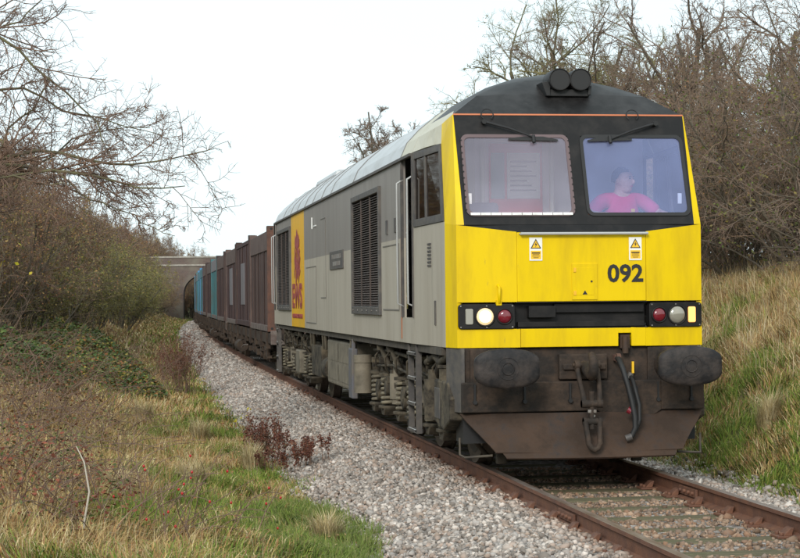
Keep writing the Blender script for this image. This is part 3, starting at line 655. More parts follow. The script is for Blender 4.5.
# ---------------- body sides
YB = [1.92, 2.66, 2.72, 4.30, 6.92, 13.5, 15.82, 15.92, 18.62, 18.98, 19.62, 20.1]
def body_side(s):
    X = s*1.32
    def rect(b, y0, y1, z0, z1): b.poly([(X, y0, z0), (X, y1, z0), (X, y1, z1), (X, y0, z1)])
    lo_, hi_, up = 1.21, 2.34, 3.205
    lower, upper = MB(), MB()
    g0, g1 = 1.49, 3.01
    rect(lower, 1.92, 2.66, lo_, 1.48)
    rect(lower, 2.66, 4.30, lo_, hi_); rect(upper, 2.66, 4.30, hi_, up)
    rect(lower, 4.30, 6.92, lo_, g0); rect(upper, 4.30, 6.92, g1, up)
    rect(lower, 6.92, 13.5, lo_, hi_); rect(upper, 6.92, 13.5, hi_, up)
    rect(lower, 15.84, 15.92, lo_, hi_); rect(upper, 15.84, 15.92, hi_, up)
    rect(lower, 15.92, 18.62, lo_, g0); rect(upper, 15.92, 18.62, g1, up)
    rect(lower, 18.62, 19.0, lo_, hi_); rect(upper, 18.62, 19.0, hi_, up)
    rect(lower, 19.0, 19.5, lo_, 1.48); rect(lower, 19.5, 19.62, lo_, hi_); rect(upper, 19.5, 19.62, hi_, up)
    lower.build('body_side_panel', 'light_grey', L, solid=.04); upper.build('body_upper_panel', 'dark_grey', L, solid=.04)
    q = MB(); rect(q, 13.5, 15.84, 1.212, up-.002); q.build('logo_panel', 'yellow_side', L, solid=.04)
    # cab side (tapered)
    def cx(y): return s*(H2+(1.32-H2)*min(max((y-.33)/1.59, 0), 1))
    q = MB(); q.poly([(cx(.332), .332, 1.21), (cx(1.92), 1.92, 1.21), (cx(1.92), 1.92, 2.42), (cx(.345), .345, 2.42)]); q.poly([(cx(1.84), 1.86, 2.42), (cx(1.92), 1.92, 2.42), (cx(1.92), 1.92, 3.205), (cx(1.84), 1.86, 3.205)]); q.build('cab_side_panel', 'light_grey', L, solid=.04)
    # side window: frame, divider, panes
    P = lambda t, z: (s*((H2+(1.225-H2)*(z-2.4)/.8)*(1-t)+1.318*t), (.355+(.72-.355)*(z-2.4)/.8)*(1-t)+1.86*t, z)
    def pq(b, t0, t1, z0, z1, d=0): b.poly([(p[0]+s*d, p[1], p[2]) for p in (P(t0, z0), P(t1, z0), P(t1, z1), P(t0, z1))])
    q = MB(); pq(q, 0, .06, 2.425, 3.20, .012); pq(q, .95, 1, 2.425, 3.20, .012); pq(q, .06, .95, 2.425, 2.50, .012); pq(q, .06, .95, 3.13, 3.20, .012); fr = q.build('cab_window', 'dark_frame', L, solid=.05)
    q = MB(); pq(q, .55, .59, 2.5, 3.13, .008); q.build('window_divider', 'dark_frame', fr, solid=.04)
    for t0, t1 in ((.06, .55), (.59, .95)):
        q = MB(); pq(q, t0, t1, 2.5, 3.13, -.006); q.build('pane', 'glass_dark', fr)
    # vents and small fittings
    q = MB()
    for k_ in range(7): q.box(cx(1.0)-.012, cx(1.0)+.014, .98, 1.16, 2.0+k_*.036, 2.018+k_*.036)
    q.build('cab_vent', 'dark_frame', L)
    q = MB(); q.box(cx(.75)-.012, cx(.75)+.01, .76, .82, 1.42, 1.66); q.build('grab_slot', 'dark_frame', L)
    # doors
    for y0, y1 in ((1.925, 2.655), (19.0, 19.5)):
        q = MB(); q.box(min(X-s*.14, X-s*.11), max(X-s*.14, X-s*.11), y0, y1, 1.48, 3.19); dr = q.build('cab_door', 'dark_frame', L, bevel=.006)
        q = MB(); xa = X-s*.108; q.box(min(xa, xa+s*.006), max(xa, xa+s*.006), (y0+y1)/2-.18, (y0+y1)/2+.18, 2.4, 3.0); q.build('door_window', 'glass_dark', dr)
        q = MB(); q.cyl((X-s*.1, y0+.12, 2.15), (X-s*.05, y0+.12, 2.15), .015, 8); q.cyl((X-s*.05, y0+.12, 2.15), (X-s*.05, y0+.22, 2.15), .012, 8); q.build('door_handle', 'bare_steel', dr)
        for yy in (y0+.02, y1+.01):
            q = MB(); q.tube([(X-s*.01, yy, 1.60), (X+s*.055, yy, 1.63), (X+s*.055, yy, 2.1), (X+s*.055, yy, 2.85), (X+s*.055, yy, 2.93), (X-s*.01, yy, 2.97)], .011, 8); q.build('handrail', 'handrail_white', L)
        q = MB(); q.box(X-.015, X+.015, y0-.03, y0, 1.48, 3.2); q.box(X-.015, X+.015, y1, y1+.03, 1.48, 3.2); q.build('door_frame', 'dark_frame', L)
    q = MB(); q.box(X-.006, X+s*.004+.002, 2.72, 2.755, 1.25, 2.35); q.build('orange_edge_strip', 'orange', L)
    # grilles: frame, uprights, closely set louvres
    for y0, y1 in ((4.30, 6.92), (15.92, 18.62)):
        q = MB(); q.box(X-.035, X+.035, y0, y0+.07, g0, g1); q.box(X-.035, X+.035, y1-.07, y1, g0, g1); q.box(X-.034, X+.034, y0+.07, y1-.07, g0, g0+.10); q.box(X-.034, X+.034, y0+.07, y1-.07, g1-.07, g1)
        fr = q.build('side_grille', 'dark_frame', L, bevel=.006)
        q = MB(); q.box(X-s*.09-.003, X-s*.09+.003, y0, y1, g0, g1); q.build('grille_back', 'rubber', fr)
        q = MB(); nz = 46
        for k_ in range(nz):
            z = g0+.11+k_*(g1-g0-.19)/nz; q.prism([(X+s*.012, y0+.07, z), (X-s*.03, y0+.07, z+.026), (X-s*.03, y0+.07, z+.03), (X+s*.012, y0+.07, z+.006)], (0, y1-y0-.14, 0))
        q.build('louvres', 'grille_mat', fr)
        for k_ in range(1, 3):
            yy = y0+.07+(y1-y0-.14)*k_/3; q = MB(); q.box(X-.02, X+.022, yy-.012, yy+.012, g0+.1, g1-.07); q.build('grille_bar', 'grille_mat', fr)
        for k_ in range(6):
            yy = y0+.2+(y1-y0-.4)*k_/5; q = MB(); q.cyl((X+s*.03, yy, g0+.05), (X+s*.042, yy, g0+.05), .014, 6); q.build('bolt', 'bare_steel', fr)
    # nameplate with raised border, unreadable lines
    q = MB(); q.box(X-.016, X+.016, 8.0, 9.6, 2.11, 2.37); npl = q.build('nameplate', 'dark_frame', L, bevel=.004)
    q = MB()
    for z, w_ in ((2.29, .62), (2.19, .5)): 
        for k_ in range(int(w_*2/.13)): q.box(X+s*.018-.003, X+s*.018+.003, 8.8-w_+k_*.13, 8.8-w_+k_*.13+.08, z-.03, z+.03)
    q.build('plate_lettering', 'bare_steel', npl)
    # access panel seams
    for y0, y1, z0, z1 in ((2.9, 4.15, 1.55, 2.28), (10.2, 10.9, 1.7, 2.9), (11.6, 13.2, 1.3, 2.2)):
        q = MB(); xx = X+s*.003
        q.box(xx-.003, xx+.003, y0, y1, z0, z0+.016); q.box(xx-.003, xx+.003, y0, y1, z1, z1+.012); q.box(xx-.003, xx+.003, y0, y0+.02, z0+.016, z1)
        q.build('panel_seam', 'seam_grey', L)
    for yy in (3.1, 3.75):
        q = MB(); q.box(X-.012, X+.012, yy, yy+.11, 2.42, 2.58); q.build('lifting_slot', 'dark_frame', L)
    for yy in (11.9,):
        q = MB(); q.cyl((X+s*.03, yy, 2.8), (X+s*.03, yy, 2.98), .012, 8); q.box(X-.014, X+.014, yy-.35, yy-.02, 2.83, 2.85); q.build('side_bracket', 'white_paint', L)
body_side(-1); body_side(1)
# emblem (heads) and letters on the yellow panel, left side
X = -1.323
q = MB(); random.seed(5)
def sp(pts, d=.004): q.prism([(X-d, a, z) for a, z in pts], (.003, 0, 0))
for k_, (w0, zt, zb) in enumerate(((-.50, 2.52, 2.18), (-.30, 2.64, 2.06), (-.09, 2.70, 2.12), (.12, 2.66, 2.02), (.33, 2.55, 2.15))):
    c0 = 14.70+w0; n_ = 8; lf, rt = [], []
    for i_ in range(n_+1):
        z = zt+(zb-zt)*i_/n_; lf.append((c0+random.uniform(-.02, .03)+.04*math.sin(i_*1.3+k_), z)); rt.append((c0+.155+random.uniform(-.03, .02)+.04*math.sin(i_*1.3+k_), z-.02))
    sp([(c0+.08, zt+.05)]+rt+[(c0+.10, zb-.10)]+lf[::-1])
for c0, zz in ((14.44, 2.70), (14.72, 2.80), (14.98, 2.70)):
    sp([(c0-.13, zz-.10), (c0-.16, zz+.02), (c0-.08, zz+.03), (c0-.05, zz+.10), (c0+.01, zz+.05), (c0+.07, zz+.11), (c0+.10, zz+.03), (c0+.13, zz-.02), (c0+.09, zz-.12)], .006)
q.build('company_emblem', 'maroon', L, kind='stuff')
place_text('company_letters', 'EWS', L, 'maroon', (X-.003, 14.75, 1.75), 1.75, .44, 'left', bold=.03)
place_text('company_line', 'ENGLISH WELSH & SCOTTISH RAILWAY', L, 'maroon', (X-.003, 14.72, 1.40), 1.8, .075, 'left', bold=.05)
# rear cab end
q = MB()
for s in (-1, 1): q.poly([(s*1.32, 19.62, 1.21), (s*1.22, 20.15, 1.21), (s*1.2, 20.1, 2.4), (s*1.1, 19.85, 3.3), (s*1.3, 19.62, 3.2)])
q.poly([(-1.22, 20.15, 1.21), (1.22, 20.15, 1.21), (1.2, 20.1, 2.4), (-1.2, 20.1, 2.4)]); q.poly([(-1.2, 20.1, 2.4), (1.2, 20.1, 2.4), (1.1, 19.85, 3.3), (-1.1, 19.85, 3.3)]); q.poly([(-1.1, 19.85, 3.3), (1.1, 19.85, 3.3), (.9, 19.41, 3.7), (0, 19.41, 3.97), (-.9, 19.41, 3.7)]);
q.build('rear_cab_end', 'light_grey', L, solid=.03)
# ---------------- underframe
q = MB(); q.box(-1.28, 1.28, .5, 20.0, 1.13, 1.205); q.build('underframe', 'bogie_dark', L)
def wheelset(parent, y, r, x=.72, axle_z=None):
    z = r
    E_ = empty('wheelset'); E_.parent = parent
    for s in (-1, 1):
        q = MB(); q.tube([(s*(x-.07), y, z), (s*(x-.04), y, z), (s*(x-.04), y, z), (s*(x+.065), y, z)], [r+.03, r+.03, r, r-.005], 36); q.build('wheel', 'wheel_steel', E_)
        q = MB(); q.tube([(s*(x+.066), y, z), (s*(x+.075), y, z)], [r-.1, r-.12], 30); q.tube([(s*(x+.07), y, z), (s*(x+.12), y, z)], [.15, .12], 20); q.build('wheel_face', 'bogie_dark', E_)
    q = MB(); q.cyl((-x, y, z), (x, y, z), .09, 16); q.build('axle', 'bogie_dark', E_)
    return E_
def spring(b, c, R, r, z0, z1, turns):
    pts = []; n = int(turns*14)
    for i in range(n+1):
        a = 2*math.pi*i/14; pts.append((c[0]+math.cos(a)*R, c[1]+math.sin(a)*R, z0+r+(z1-z0-2*r)*i/n))
    b.tube(pts, r, 8)
def bogie(yc):
    B_ = empty('bogie'); B_.parent = L
    ax = [yc-2.065, yc, yc+2.065]
    for y in ax: wheelset(B_, y, .56)
    for s in (-1, 1):
        X = s*1.02
        q = MB()
        pts = [(yc-2.95, .78), (yc-2.9, .98), (yc-.9, .98), (yc-.7, .9), (yc+.7, .9), (yc+.9, .98), (yc+2.9, .98), (yc+2.95, .78), (yc+2.4, .74), (yc+.8, .76), (yc-.8, .76), (yc-2.4, .74)]
        q.prism([(X-s*.06, a, z) for a, z in pts], (s*.12, 0, 0)); fr = q.build('bogie_frame', 'bogie_dust', B_, bevel=.012)
        q = MB()
        for k_ in range(15):
            yy = yc-2.75+k_*.39; q.cyl((X+s*.06, yy, .93), (X+s*.075, yy, .93), .018, 6); q.cyl((X+s*.06, yy, .80), (X+s*.075, yy, .80), .018, 6)
        q.build('frame_bolts', 'bogie_dust', fr, kind='stuff')
        for y in ax:
            q = MB(); q.prism([(X-s*.05, y-.26, .40), (X-s*.05, y-.20, .74), (X-s*.05, y+.20, .74), (X-s*.05, y+.26, .40), (X-s*.05, y+.14, .34), (X-s*.05, y-.14, .34)], (s*.16, 0, 0)); q.cyl((X+s*.1, y, .56), (X+s*.19, y, .56), .13, 20); q.cyl((X+s*.18, y, .56), (X+s*.20, y, .56), .10, 6)
            q.build('axle_box', 'bogie_dust', B_, bevel=.012)
            for d in (-.42, .42):
                sx_ = X+s*.08
                q = MB(); spring(q, (sx_, y+d), .105, .021, .37, .75, 6); q.build('coil_spring', 'spring_dust', B_)
                q = MB(); q.cyl((sx_, y+d, .35), (sx_, y+d, .385), .15, 18); q.prism([(sx_-.1, y+d-.16, .35), (sx_-.1, y+d-.08, .27), (sx_-.1, y+d+.08, .27), (sx_-.1, y+d+.16, .35)], (.2, 0, 0)); q.cyl((sx_, y+d, .30), (sx_, y+d, .25), .04, 10)
                q.build('spring_seat', 'bogie_dust', B_, bevel=.006)
                q = MB(); q.cyl((sx_, y+d, .745), (sx_, y+d, .78), .14, 18); q.build('spring_cap', 'bogie_dust', B_)
            q = MB(); q.tube([(X+s*.16, y-.05, .56), (X+s*.17, y-.3, .66), (X+s*.16, y-.62, .70)], .03, 8); q.build('axle_link', 'bogie_dust', B_)
        for y in (yc-1.03, yc+1.03):   # brake cylinders and dampers between the wheels
            q = MB(); q.cyl((X+s*.12, y-.1, .50), (X+s*.12, y-.1, .80), .075, 14); q.cyl((X+s*.12, y-.1, .80), (X+s*.12, y-.1, 1.0), .035, 10); q.cyl((X+s*.12, y-.1, .44), (X+s*.12, y-.1, .50), .05, 12); q.build('damper', 'tank_beige', B_)
            q = MB(); q.cyl((X+s*.05, y+.12, .62), (X+s*.22, y+.12, .62), .09, 16); q.box(X+min(0, s*.1), X+max(0, s*.1), y+.02, y+.22, .42, .76); q.build('brake_cylinder', 'bogie_dust', B_, bevel=.01)
            q = MB(); q.box(X-.04, X+.04, y+.24, y+.34, .26, .55); q.build('brake_shoe', 'bogie_dark', B_, bevel=.01)
        q = MB(); q.tube([(X+s*.14, yc-2.7, 1.04), (X+s*.15, yc-1.5, 1.06), (X+s*.15, yc-.3, 1.03), (X+s*.15, yc+1.2, 1.06), (X+s*.13, yc+2.7, 1.04)], .022, 8)
        q.tube([(X+s*.16, yc-2.2, .86), (X+s*.17, yc-1.2, .90), (X+s*.16, yc-.2, .85), (X+s*.17, yc+.8, .90), (X+s*.16, yc+2.2, .85)], .016, 8)
        for k_ in range(6):
            yy = yc-2.2+k_*.85; q.tube([(X+s*.15, yy, 1.05), (X+s*.2, yy+.06, .98), (X+s*.19, yy+.1, .85), (X+s*.14, yy+.15, .78)], .012, 6)
        q.build('brake_pipes', 'bogie_dust', B_)
        q = MB()
        for y in (yc-1.35, yc+.55, yc+1.4): q = MB(); q.tube([(X+s*.1, y, .80), (X+s*.19, y+.25, 1.10)], .035, 10); q.cyl((X+s*.19, y+.25, 1.06), (X+s*.19, y+.25, 1.14), .055, 12); q.build('yaw_damper', 'bogie_dust', B_)
        q = MB()
        for k_ in range(26):
            yy = yc-2.8+random.random()*5.6; zz = .5+random.random()*.6; a_ = random.random()*.1+.03; q.box(X+s*.02+min(0, s*(.06+a_)), X+s*.02+max(0, s*(.06+a_)), yy, yy+random.uniform(.04, .16), zz, zz+random.uniform(.03, .12))
        q.build('bogie_fittings', 'bogie_dust', B_, bevel=.005, kind='stuff')
bogie(3.5); bogie(16.4)
for s in (-1, 1):
    X = s*1.2
    # access ladders
    for y0, y1 in ((1.95, 2.45), (19.0, 19.4)):
        q = MB()
        for yy in (y0, y1): q.box(X-.03+s*.07, X+.03+s*.07, yy-.02, yy+.02, .27, 1.2)
        ld = q.build('cab_ladder', 'dark_frame', L)
        for z in (.29, .57, .84, 1.10):
            q = MB(); q.box(X-.06+s*.06, X+.04+s*.06, y0+.02, y1-.02, z-.012, z+.018); st = q.build('rung', 'dark_frame', ld)
            q = MB(); q.box(X+s*.104-.004, X+s*.104+.004, y0+.02, y1-.02, z-.014, z+.02); q.build('rung_edge', 'white_paint', ld)
    # sandbox and steps ahead of the first axle
    q = MB(); q.prism([(X-s*.32, .30, .88), (X-s*.32, 1.05, .88), (X-s*.32, 1.05, .46), (X-s*.32, .55, .40), (X-s*.32, .18, .52), (X-s*.32, .18, .72)], (s*.38, 0, 0)); sbx = q.build('sandbox', 'bogie_dust', L, bevel=.02)
    q = MB(); q.box(X+s*.062-.006, X+s*.062+.006, .72, 1.0, .5, .80); q.build('sandbox_cover', 'dark_frame', sbx, bevel=.004)
    q = MB(); q.tube([(X-s*.05, .75, .88), (X-s*.05, .75, 1.0)], .11, 16); q.tube([(X-s*.05, .75, 1.0), (X-s*.05, .75, 1.03)], .125, 16); q.build('sandbox_filler', 'bogie_dust', sbx)
    q = MB(); q.tube([(X-s*.1, .6, .42), (X-s*.25, .62, .3), (X-s*.42, .75, .12)], .025, 8); q.build('sand_pipe', 'bogie_dark', sbx)
    q = MB(); q.cyl((X, 1.42, .45), (X, 1.42, .86), .10, 16); q.cyl((X, 1.42, .86), (X, 1.42, .96), .06, 12); q.build('front_damper', 'bogie_dust', L)
    q = MB(); q.tube([(X, .4, 1.15), (X+s*.03, .8, 1.05), (X, 1.3, 1.1), (X, 1.8, 1.02)], .04, 10); q.tube([(X, .9, 1.15), (X+s*.04, 1.0, .95), (X, 1.15, .9)], .025, 8); q.build('air_pipe', 'bogie_dust', L)
    q = MB(); q.tube([(X-s*.02, .1, .36), (X-s*.02, .1, .2), (X-s*.05, -.0, .18), (X-s*.3, -.08, .2)], .012, 6); q.build('guard_wire', 'bogie_dark', L)
    q = MB(); q.box(X-s*.52-.05, X-s*.52+.05, .55, .62, .06, .55); q.build('life_guard', 'bogie_dark', L, bevel=.01)
    # tanks and boxes amidships
    q = MB(); q.box(min(X-s*.5, X+s*.03), max(X-s*.5, X+s*.03), 7.9, 10.9, .42, 1.08); tk = q.build('fuel_tank', 'tank_beige', L, bevel=.03)
    for y0, y1, z0, z1 in ((8.0, 9.35, .50, .74), (8.0, 9.35, .78, 1.03), (9.5, 10.8, .50, .74), (9.5, 10.8, .78, 1.03)):
        q = MB(); q.box(X+s*.03-.006, X+s*.04+.006, y0, y1, z0, z1); q.build('tank_panel', 'tank_beige', tk, bevel=.008)
    q = MB(); q.box(X-.05+s*.05, X+.03+s*.05, 7.35, 7.72, .35, 1.02); q.box(X-.02+s*.07, X+.03+s*.07, 7.40, 7.46, .35, 1.15); q.build('equipment_locker', 'corner_blue', L, bevel=.015)
    q = MB(); q.cyl((X, 6.95, .45), (X, 6.95, .85), .12, 16); q.cyl((X, 6.95, .85), (X, 6.95, .95), .13, 16); q.cyl((X, 7.2, .45), (X, 7.2, .75), .08, 16); q.build('air_filter', 'tank_beige', L)
    for yy in (7.6, 7.95, 11.15, 11.5, 12.9, 13.3):
        q = MB(); q.tube([(X+s*.06, yy-.25, 1.18), (X+s*.02, yy, .92)], .025, 8); q.build('support_strut', 'tank_beige', L)
    q = MB(); q.box(min(X-s*.4, X+s*.04), max(X-s*.4, X+s*.04), 11.7, 13.2, .45, .95); q.build('battery_box', 'bogie_dust', L, bevel=.02)
    q = MB(); q.cyl((X-s*.1, 11.0, .62), (X-s*.1, 11.65, .62), .17, 20); q.build('air_reservoir', 'bogie_dust', L)
    q = MB(); q.box(min(X-s*.05, X+s*.08), max(X-s*.05, X+s*.08), 14.9, 15.6, .40, .80); q.build('lubricator_box', 'tank_beige', L, bevel=.02)
# ---------------- cab inside
q = MB(); q.box(-1.15, 1.15, 1.86, 1.89, 1.3, 3.45); q.build('cab_back_wall', 'wall_inside', L)
q = MB(); q.box(-1.2, 1.2, .15, 1.86, 1.35, 1.40); q.build('cab_floor', 'desk_grey', L)
q = MB(); q.box(-1.12, 1.12, .75, 1.86, 3.42, 3.44); q.build('cab_ceiling', 'wall_inside', L)
q = MB(); q.box(-.52, .05, 1.83, 1.86, 1.4, 3.3); dr = q.build('bulkhead_door', 'red_door', L)
q = MB(); q.box(-.33, .02, 1.815, 1.83, 2.72, 3.2); q.build('notice', 'sign_white', dr)
q = MB(); q.box(-.50, -.36, 1.815, 1.83, 2.72, 3.2); q.build('notice', 'blue_green', dr)
q = MB()
for k_ in range(7): q.box(-.30, -.02-.05*(k_ % 3), 1.812, 1.815, 2.8+k_*.05, 2.815+k_*.05)
q.build('notice_lettering', 'desk_grey', dr)
for x in (-.62, .12):
    q = MB(); q.cyl((x, 1.70, 1.4), (x, 1.70, 3.42), .028, 10); q.build('cab_pole', 'sign_white', L)
q = MB(); q.box(-.9, -.68, 1.80, 1.86, 1.4, 3.4); q.build('cab_cupboard', 'cream_roof', L)
q = MB(); q.prism([(-1.1, .28, 2.36), (-1.1, .62, 2.42), (-1.1, .66, 2.2), (-1.1, .3, 1.5)], (2.2, 0, 0)); q.build('driver_desk', 'desk_grey', L, bevel=.01)
for x in (-.75, .62):
    q = MB(); q.box(x-.25, x+.25, 1.42, 1.54, 2.0, 2.60 if x > 0 else 2.66); q.box(x-.25, x+.25, 1.0, 1.42, 1.92, 2.04); q.cyl((x, 1.25, 1.4), (x, 1.25, 1.84), .06, 12); q.build('cab_seat', 'seat_cloth', L, bevel=.04)
for x in (-1.045, 1.03):
    q = MB(); q.box(x-.018, x+.018, .18, .2, 2.58, 2.68); q.build('window_card', 'sign_white', L)

# ------------------------------------------------------------------ driver
def skin_mesh(name, nodes, edges, m_, parent, sub=2):
    me = bpy.data.meshes.new(name); me.from_pydata([n[0] for n in nodes], edges, []); me.materials.append(MATS[m_]); o = link(name, me, parent)
    sk = o.modifiers.new('skin', 'SKIN'); sk.use_smooth_shade = True
    lay = me.skin_vertices[0] if me.skin_vertices else None
    if lay is None:
        bm = bmesh.new(); bm.from_mesh(me); bm.verts.layers.skin.verify(); bm.to_mesh(me); bm.free(); lay = me.skin_vertices[0]
    for i, n in enumerate(nodes):
        r = n[1]; lay.data[i].radius = r if isinstance(r, tuple) else (r, r); lay.data[i].use_root = i == 0
    q = o.modifiers.new('smooth', 'SUBSURF'); q.levels = sub; q.render_levels = sub
    return o
D = empty('person', (.69, 1.10, 2.0), label='driver in a magenta red polo shirt seated behind the right windscreen', cat='person')
D.scale = (1.1, 1.1, 1.1)
bn = [((0, 0, .10), (.15, .12)), ((0, -.02, .30), (.15, .115)), ((0, -.03, .50), (.17, .12)), ((0, -.03, .62), (.10, .09)), ((0, -.04, .665), .064), ((0, -.05, .695), .066), ((.006, -.06, .765), (.078, .09)), ((.004, -.05, .83), (.066, .078)),
      ((-.17, -.03, .58), .06), ((-.34, -.14, .46), .05), ((-.30, -.42, .44), .036), ((-.22, -.47, .44), .034),
      ((.17, -.03, .58), .06), ((.34, -.14, .46), .05), ((.32, -.42, .44), .036), ((.25, -.47, .44), .034),
      ((-.10, -.05, .09), .09), ((-.13, -.48, .10), .068), ((-.13, -.52, -.30), .048), ((-.13, -.64, -.36), .04),
      ((.10, -.05, .09), .09), ((.13, -.48, .10), .068), ((.13, -.52, -.30), .048), ((.13, -.64, -.36), .04)]
# fingers and thumbs
ed = [(0, 1), (1, 2), (2, 3), (3, 4), (4, 5), (5, 6), (6, 7), (3, 8), (8, 9), (9, 10), (10, 11), (3, 12), (12, 13), (13, 14), (14, 15), (0, 16), (16, 17), (17, 18), (18, 19), (0, 20), (20, 21), (21, 22), (22, 23)]
for w, s in ((11, -1), (15, 1)):
    cx_ = -.22 if s < 0 else .25
    for k_ in range(4):
        i = len(bn); x = cx_+(-.03+.02*k_)
        ln = (.06, .07, .066, .05)[k_]
        bn += [((x, -.50, .44), .011), ((x, -.50-ln*.7, .438), .009), ((x, -.50-ln, .415), .008)]; ed += [(w, i), (i, i+1), (i+1, i+2)]
    i = len(bn); bn += [((cx_-s*.04, -.49, .43), .012), ((cx_-s*.055, -.53, .42), .010)]; ed += [(w, i), (i, i+1)]
body = skin_mesh('body', bn, ed, 'skin', D)
sn = [((0, 0, .06), (.165, .135)), ((0, -.02, .30), (.168, .13)), ((0, -.03, .50), (.19, .13)), ((0, -.032, .61), (.115, .10)), ((0, -.036, .665), .072),
      ((-.19, -.03, .60), .08), ((-.27, -.10, .52), .07), ((-.32, -.13, .475), .068), ((.19, -.03, .60), .08), ((.27, -.10, .52), .07), ((.32, -.13, .475), .068)]
skin_mesh('polo_shirt', sn, [(0, 1), (1, 2), (2, 3), (3, 4), (3, 5), (5, 6), (6, 7), (3, 8), (8, 9), (9, 10)], 'polo_red', D)
skin_mesh('trousers', [((0, 0, .08), (.16, .13)), ((-.10, -.06, .09), .10), ((-.13, -.48, .10), .08), ((-.13, -.52, -.26), .06), ((.10, -.06, .09), .10), ((.13, -.48, .10), .08), ((.13, -.52, -.26), .06)], [(0, 1), (1, 2), (2, 3), (0, 4), (4, 5), (5, 6)], 'trousers', D)
# head turned to his left (to the right of the picture)
hx = Vector((.005, -.060, .775)); fd = Vector((.72, -.69, 0)); sdv = Vector((.69, .72, 0))
def blob(name, c, r, m_, k=2, cut=None):
    bm = bmesh.new(); bmesh.ops.create_icosphere(bm, subdivisions=k, radius=1)
    for v in bm.verts:
        p = fd*(v.co.x*r[0])+sdv*(v.co.y*r[1])+Vector((0, 0, v.co.z*r[2])); v.co = c+p
    if cut: bmesh.ops.delete(bm, geom=[v for v in bm.verts if cut(v.co-c)], context='VERTS')
    me = bpy.data.meshes.new(name); bm.to_mesh(me); bm.free(); me.materials.append(MATS[m_])
    for p in me.polygons: p.use_smooth = True
    return link(name, me, D)
blob('face', hx+fd*.018, (.094, .080, .118), 'skin'); blob('jaw', hx+fd*.03-Vector((0, 0, .06)), (.066, .062, .06), 'skin')
blob('nose', hx+fd*.108+Vector((0, 0, -.01)), (.022, .014, .026), 'skin')
for s in (-1, 1):
    blob('ear', hx+sdv*(s*.076)-fd*.01, (.02, .01, .03), 'skin'); blob('eye', hx+fd*.094+sdv*(s*.03)+Vector((0, 0, .018)), (.008, .013, .008), 'hair'); blob('eyebrow', hx+fd*.095+sdv*(s*.03)+Vector((0, 0, .038)), (.008, .02, .005), 'hair')
blob('mouth', hx+fd*.094+Vector((0, 0, -.05)), (.008, .024, .006), 'polo_red')
blob('hair', hx+Vector((0, 0, .022))-fd*.008, (.104, .085, .112), 'hair', 3, lambda p: (p.dot(fd) > .03 and p.z < .05) or p.z < -.045)
q = MB(); q.cbox((.07, -.172, .50), (.035, .006, .03)); q.build('shirt_badge', 'sign_yellow', D)

# ------------------------------------------------------------------ WAGONS AND CONTAINERS
def curve_at(y):
    x = float(xc(y)); ang = math.atan(max(y-10, 0)/RC); return x, -ang
def make_wagon():
    T = empty('container_wagon')
    hl = 9.75
    q = MB(); q.box(-.9, .9, -hl, hl, .80, .95); q.build('deck_frame', 'wagon_dark', T)
    for s in (-1, 1):
        q = MB(); q.box(s*1.16-.05, s*1.16+.05, -hl, hl, .74, .965); q.build('sole_bar', 'wagon_dark', T, bevel=.01)
        for k_ in range(10):
            y = -8.9+k_*1.97; q = MB(); q.box(s*1.2-.05, s*1.2+.05, y-.12, y+.12, .62, .98); q.box(s*1.19-.02, s*1.19+.06, y+random.uniform(-.3, .3), y+random.uniform(.32, .5), random.uniform(.45, .6), .7); q.build('side_bracket', 'wagon_dark', T)
        q = MB(); q.tube([(s*1.24, -2, .55), (s*1.25, -.4, .5), (s*1.26, .2, .42)], .02, 6); q.build('brake_lever', 'wagon_sill', T)
        q = MB(); q.tube([(s*1.2, .9, .45), (s*1.2, 2.2, .45)], .16, 12); q.build('air_tank', 'wagon_dark', T)
    for s in (-1, 1):
        q = MB()
        for k_ in range(34):
            y = random.uniform(-9.3, 9.3); z = random.uniform(.35, .8); w_ = random.uniform(.03, .12); q.box(s*1.15-w_*.6, s*1.15+w_*.6, y, y+random.uniform(.04, .3), z, z+random.uniform(.04, .16))
        q.build('undergear', 'wagon_sill' if s > 5 else 'wagon_dark', T, kind='stuff')
    for yb in (-7.3, 7.3):
        B_ = empty('wagon_bogie', (0, 0, 0)); B_.parent = T
        for dy in (-.95, .95):
            for s in (-1, 1):
                q = MB(); q.tube([(s*.68, yb+dy, .44), (s*.71, yb+dy, .44), (s*.71, yb+dy, .44), (s*.82, yb+dy, .44)], [.47, .47, .44, .43], 24); q.build('wheel', 'wheel_steel', B_)
                q = MB(); q.cbox((s*1.04, yb+dy, .44), (.2, .3, .26)); q.cyl((s*1.1, yb+dy, .44), (s*1.2, yb+dy, .44), .1, 12); q.build('axle_box', 'wagon_dark', B_, bevel=.02)
                q = MB(); spring(q, (s*1.03, yb+dy-.26), .06, .016, .36, .62, 4); spring(q, (s*1.03, yb+dy+.26), .06, .016, .36, .62, 4); q.build('wagon_springs', 'spring_dust', B_)
        for s in (-1, 1):
            q = MB(); q.prism([(s*1.02-.05, yb-1.4, .60), (s*1.02-.05, yb-1.3, .72), (s*1.02-.05, yb+1.3, .72), (s*1.02-.05, yb+1.4, .60), (s*1.02-.05, yb+.5, .42), (s*1.02-.05, yb-.5, .42)], (.1, 0, 0)); q.build('bogie_frame', 'wagon_dark', B_, bevel=.01)
    for e in (-1, 1):
        for s in (-1, 1):
            q = MB(); q.tube([(s*.86, e*hl, 1.0), (s*.86, e*(hl+.4), 1.0), (s*.86, e*(hl+.4), 1.0), (s*.86, e*(hl+.46), 1.0)], [.09, .09, .22, .2], 16); q.build('buffer', 'grime_black', T)
        q = MB(); q.box(-1.2, 1.2, e*hl-.06, e*hl+.06, .72, 1.02); q.build('headstock', 'wagon_sill', T, bevel=.01)
    return T
wag0 = make_wagon(); 
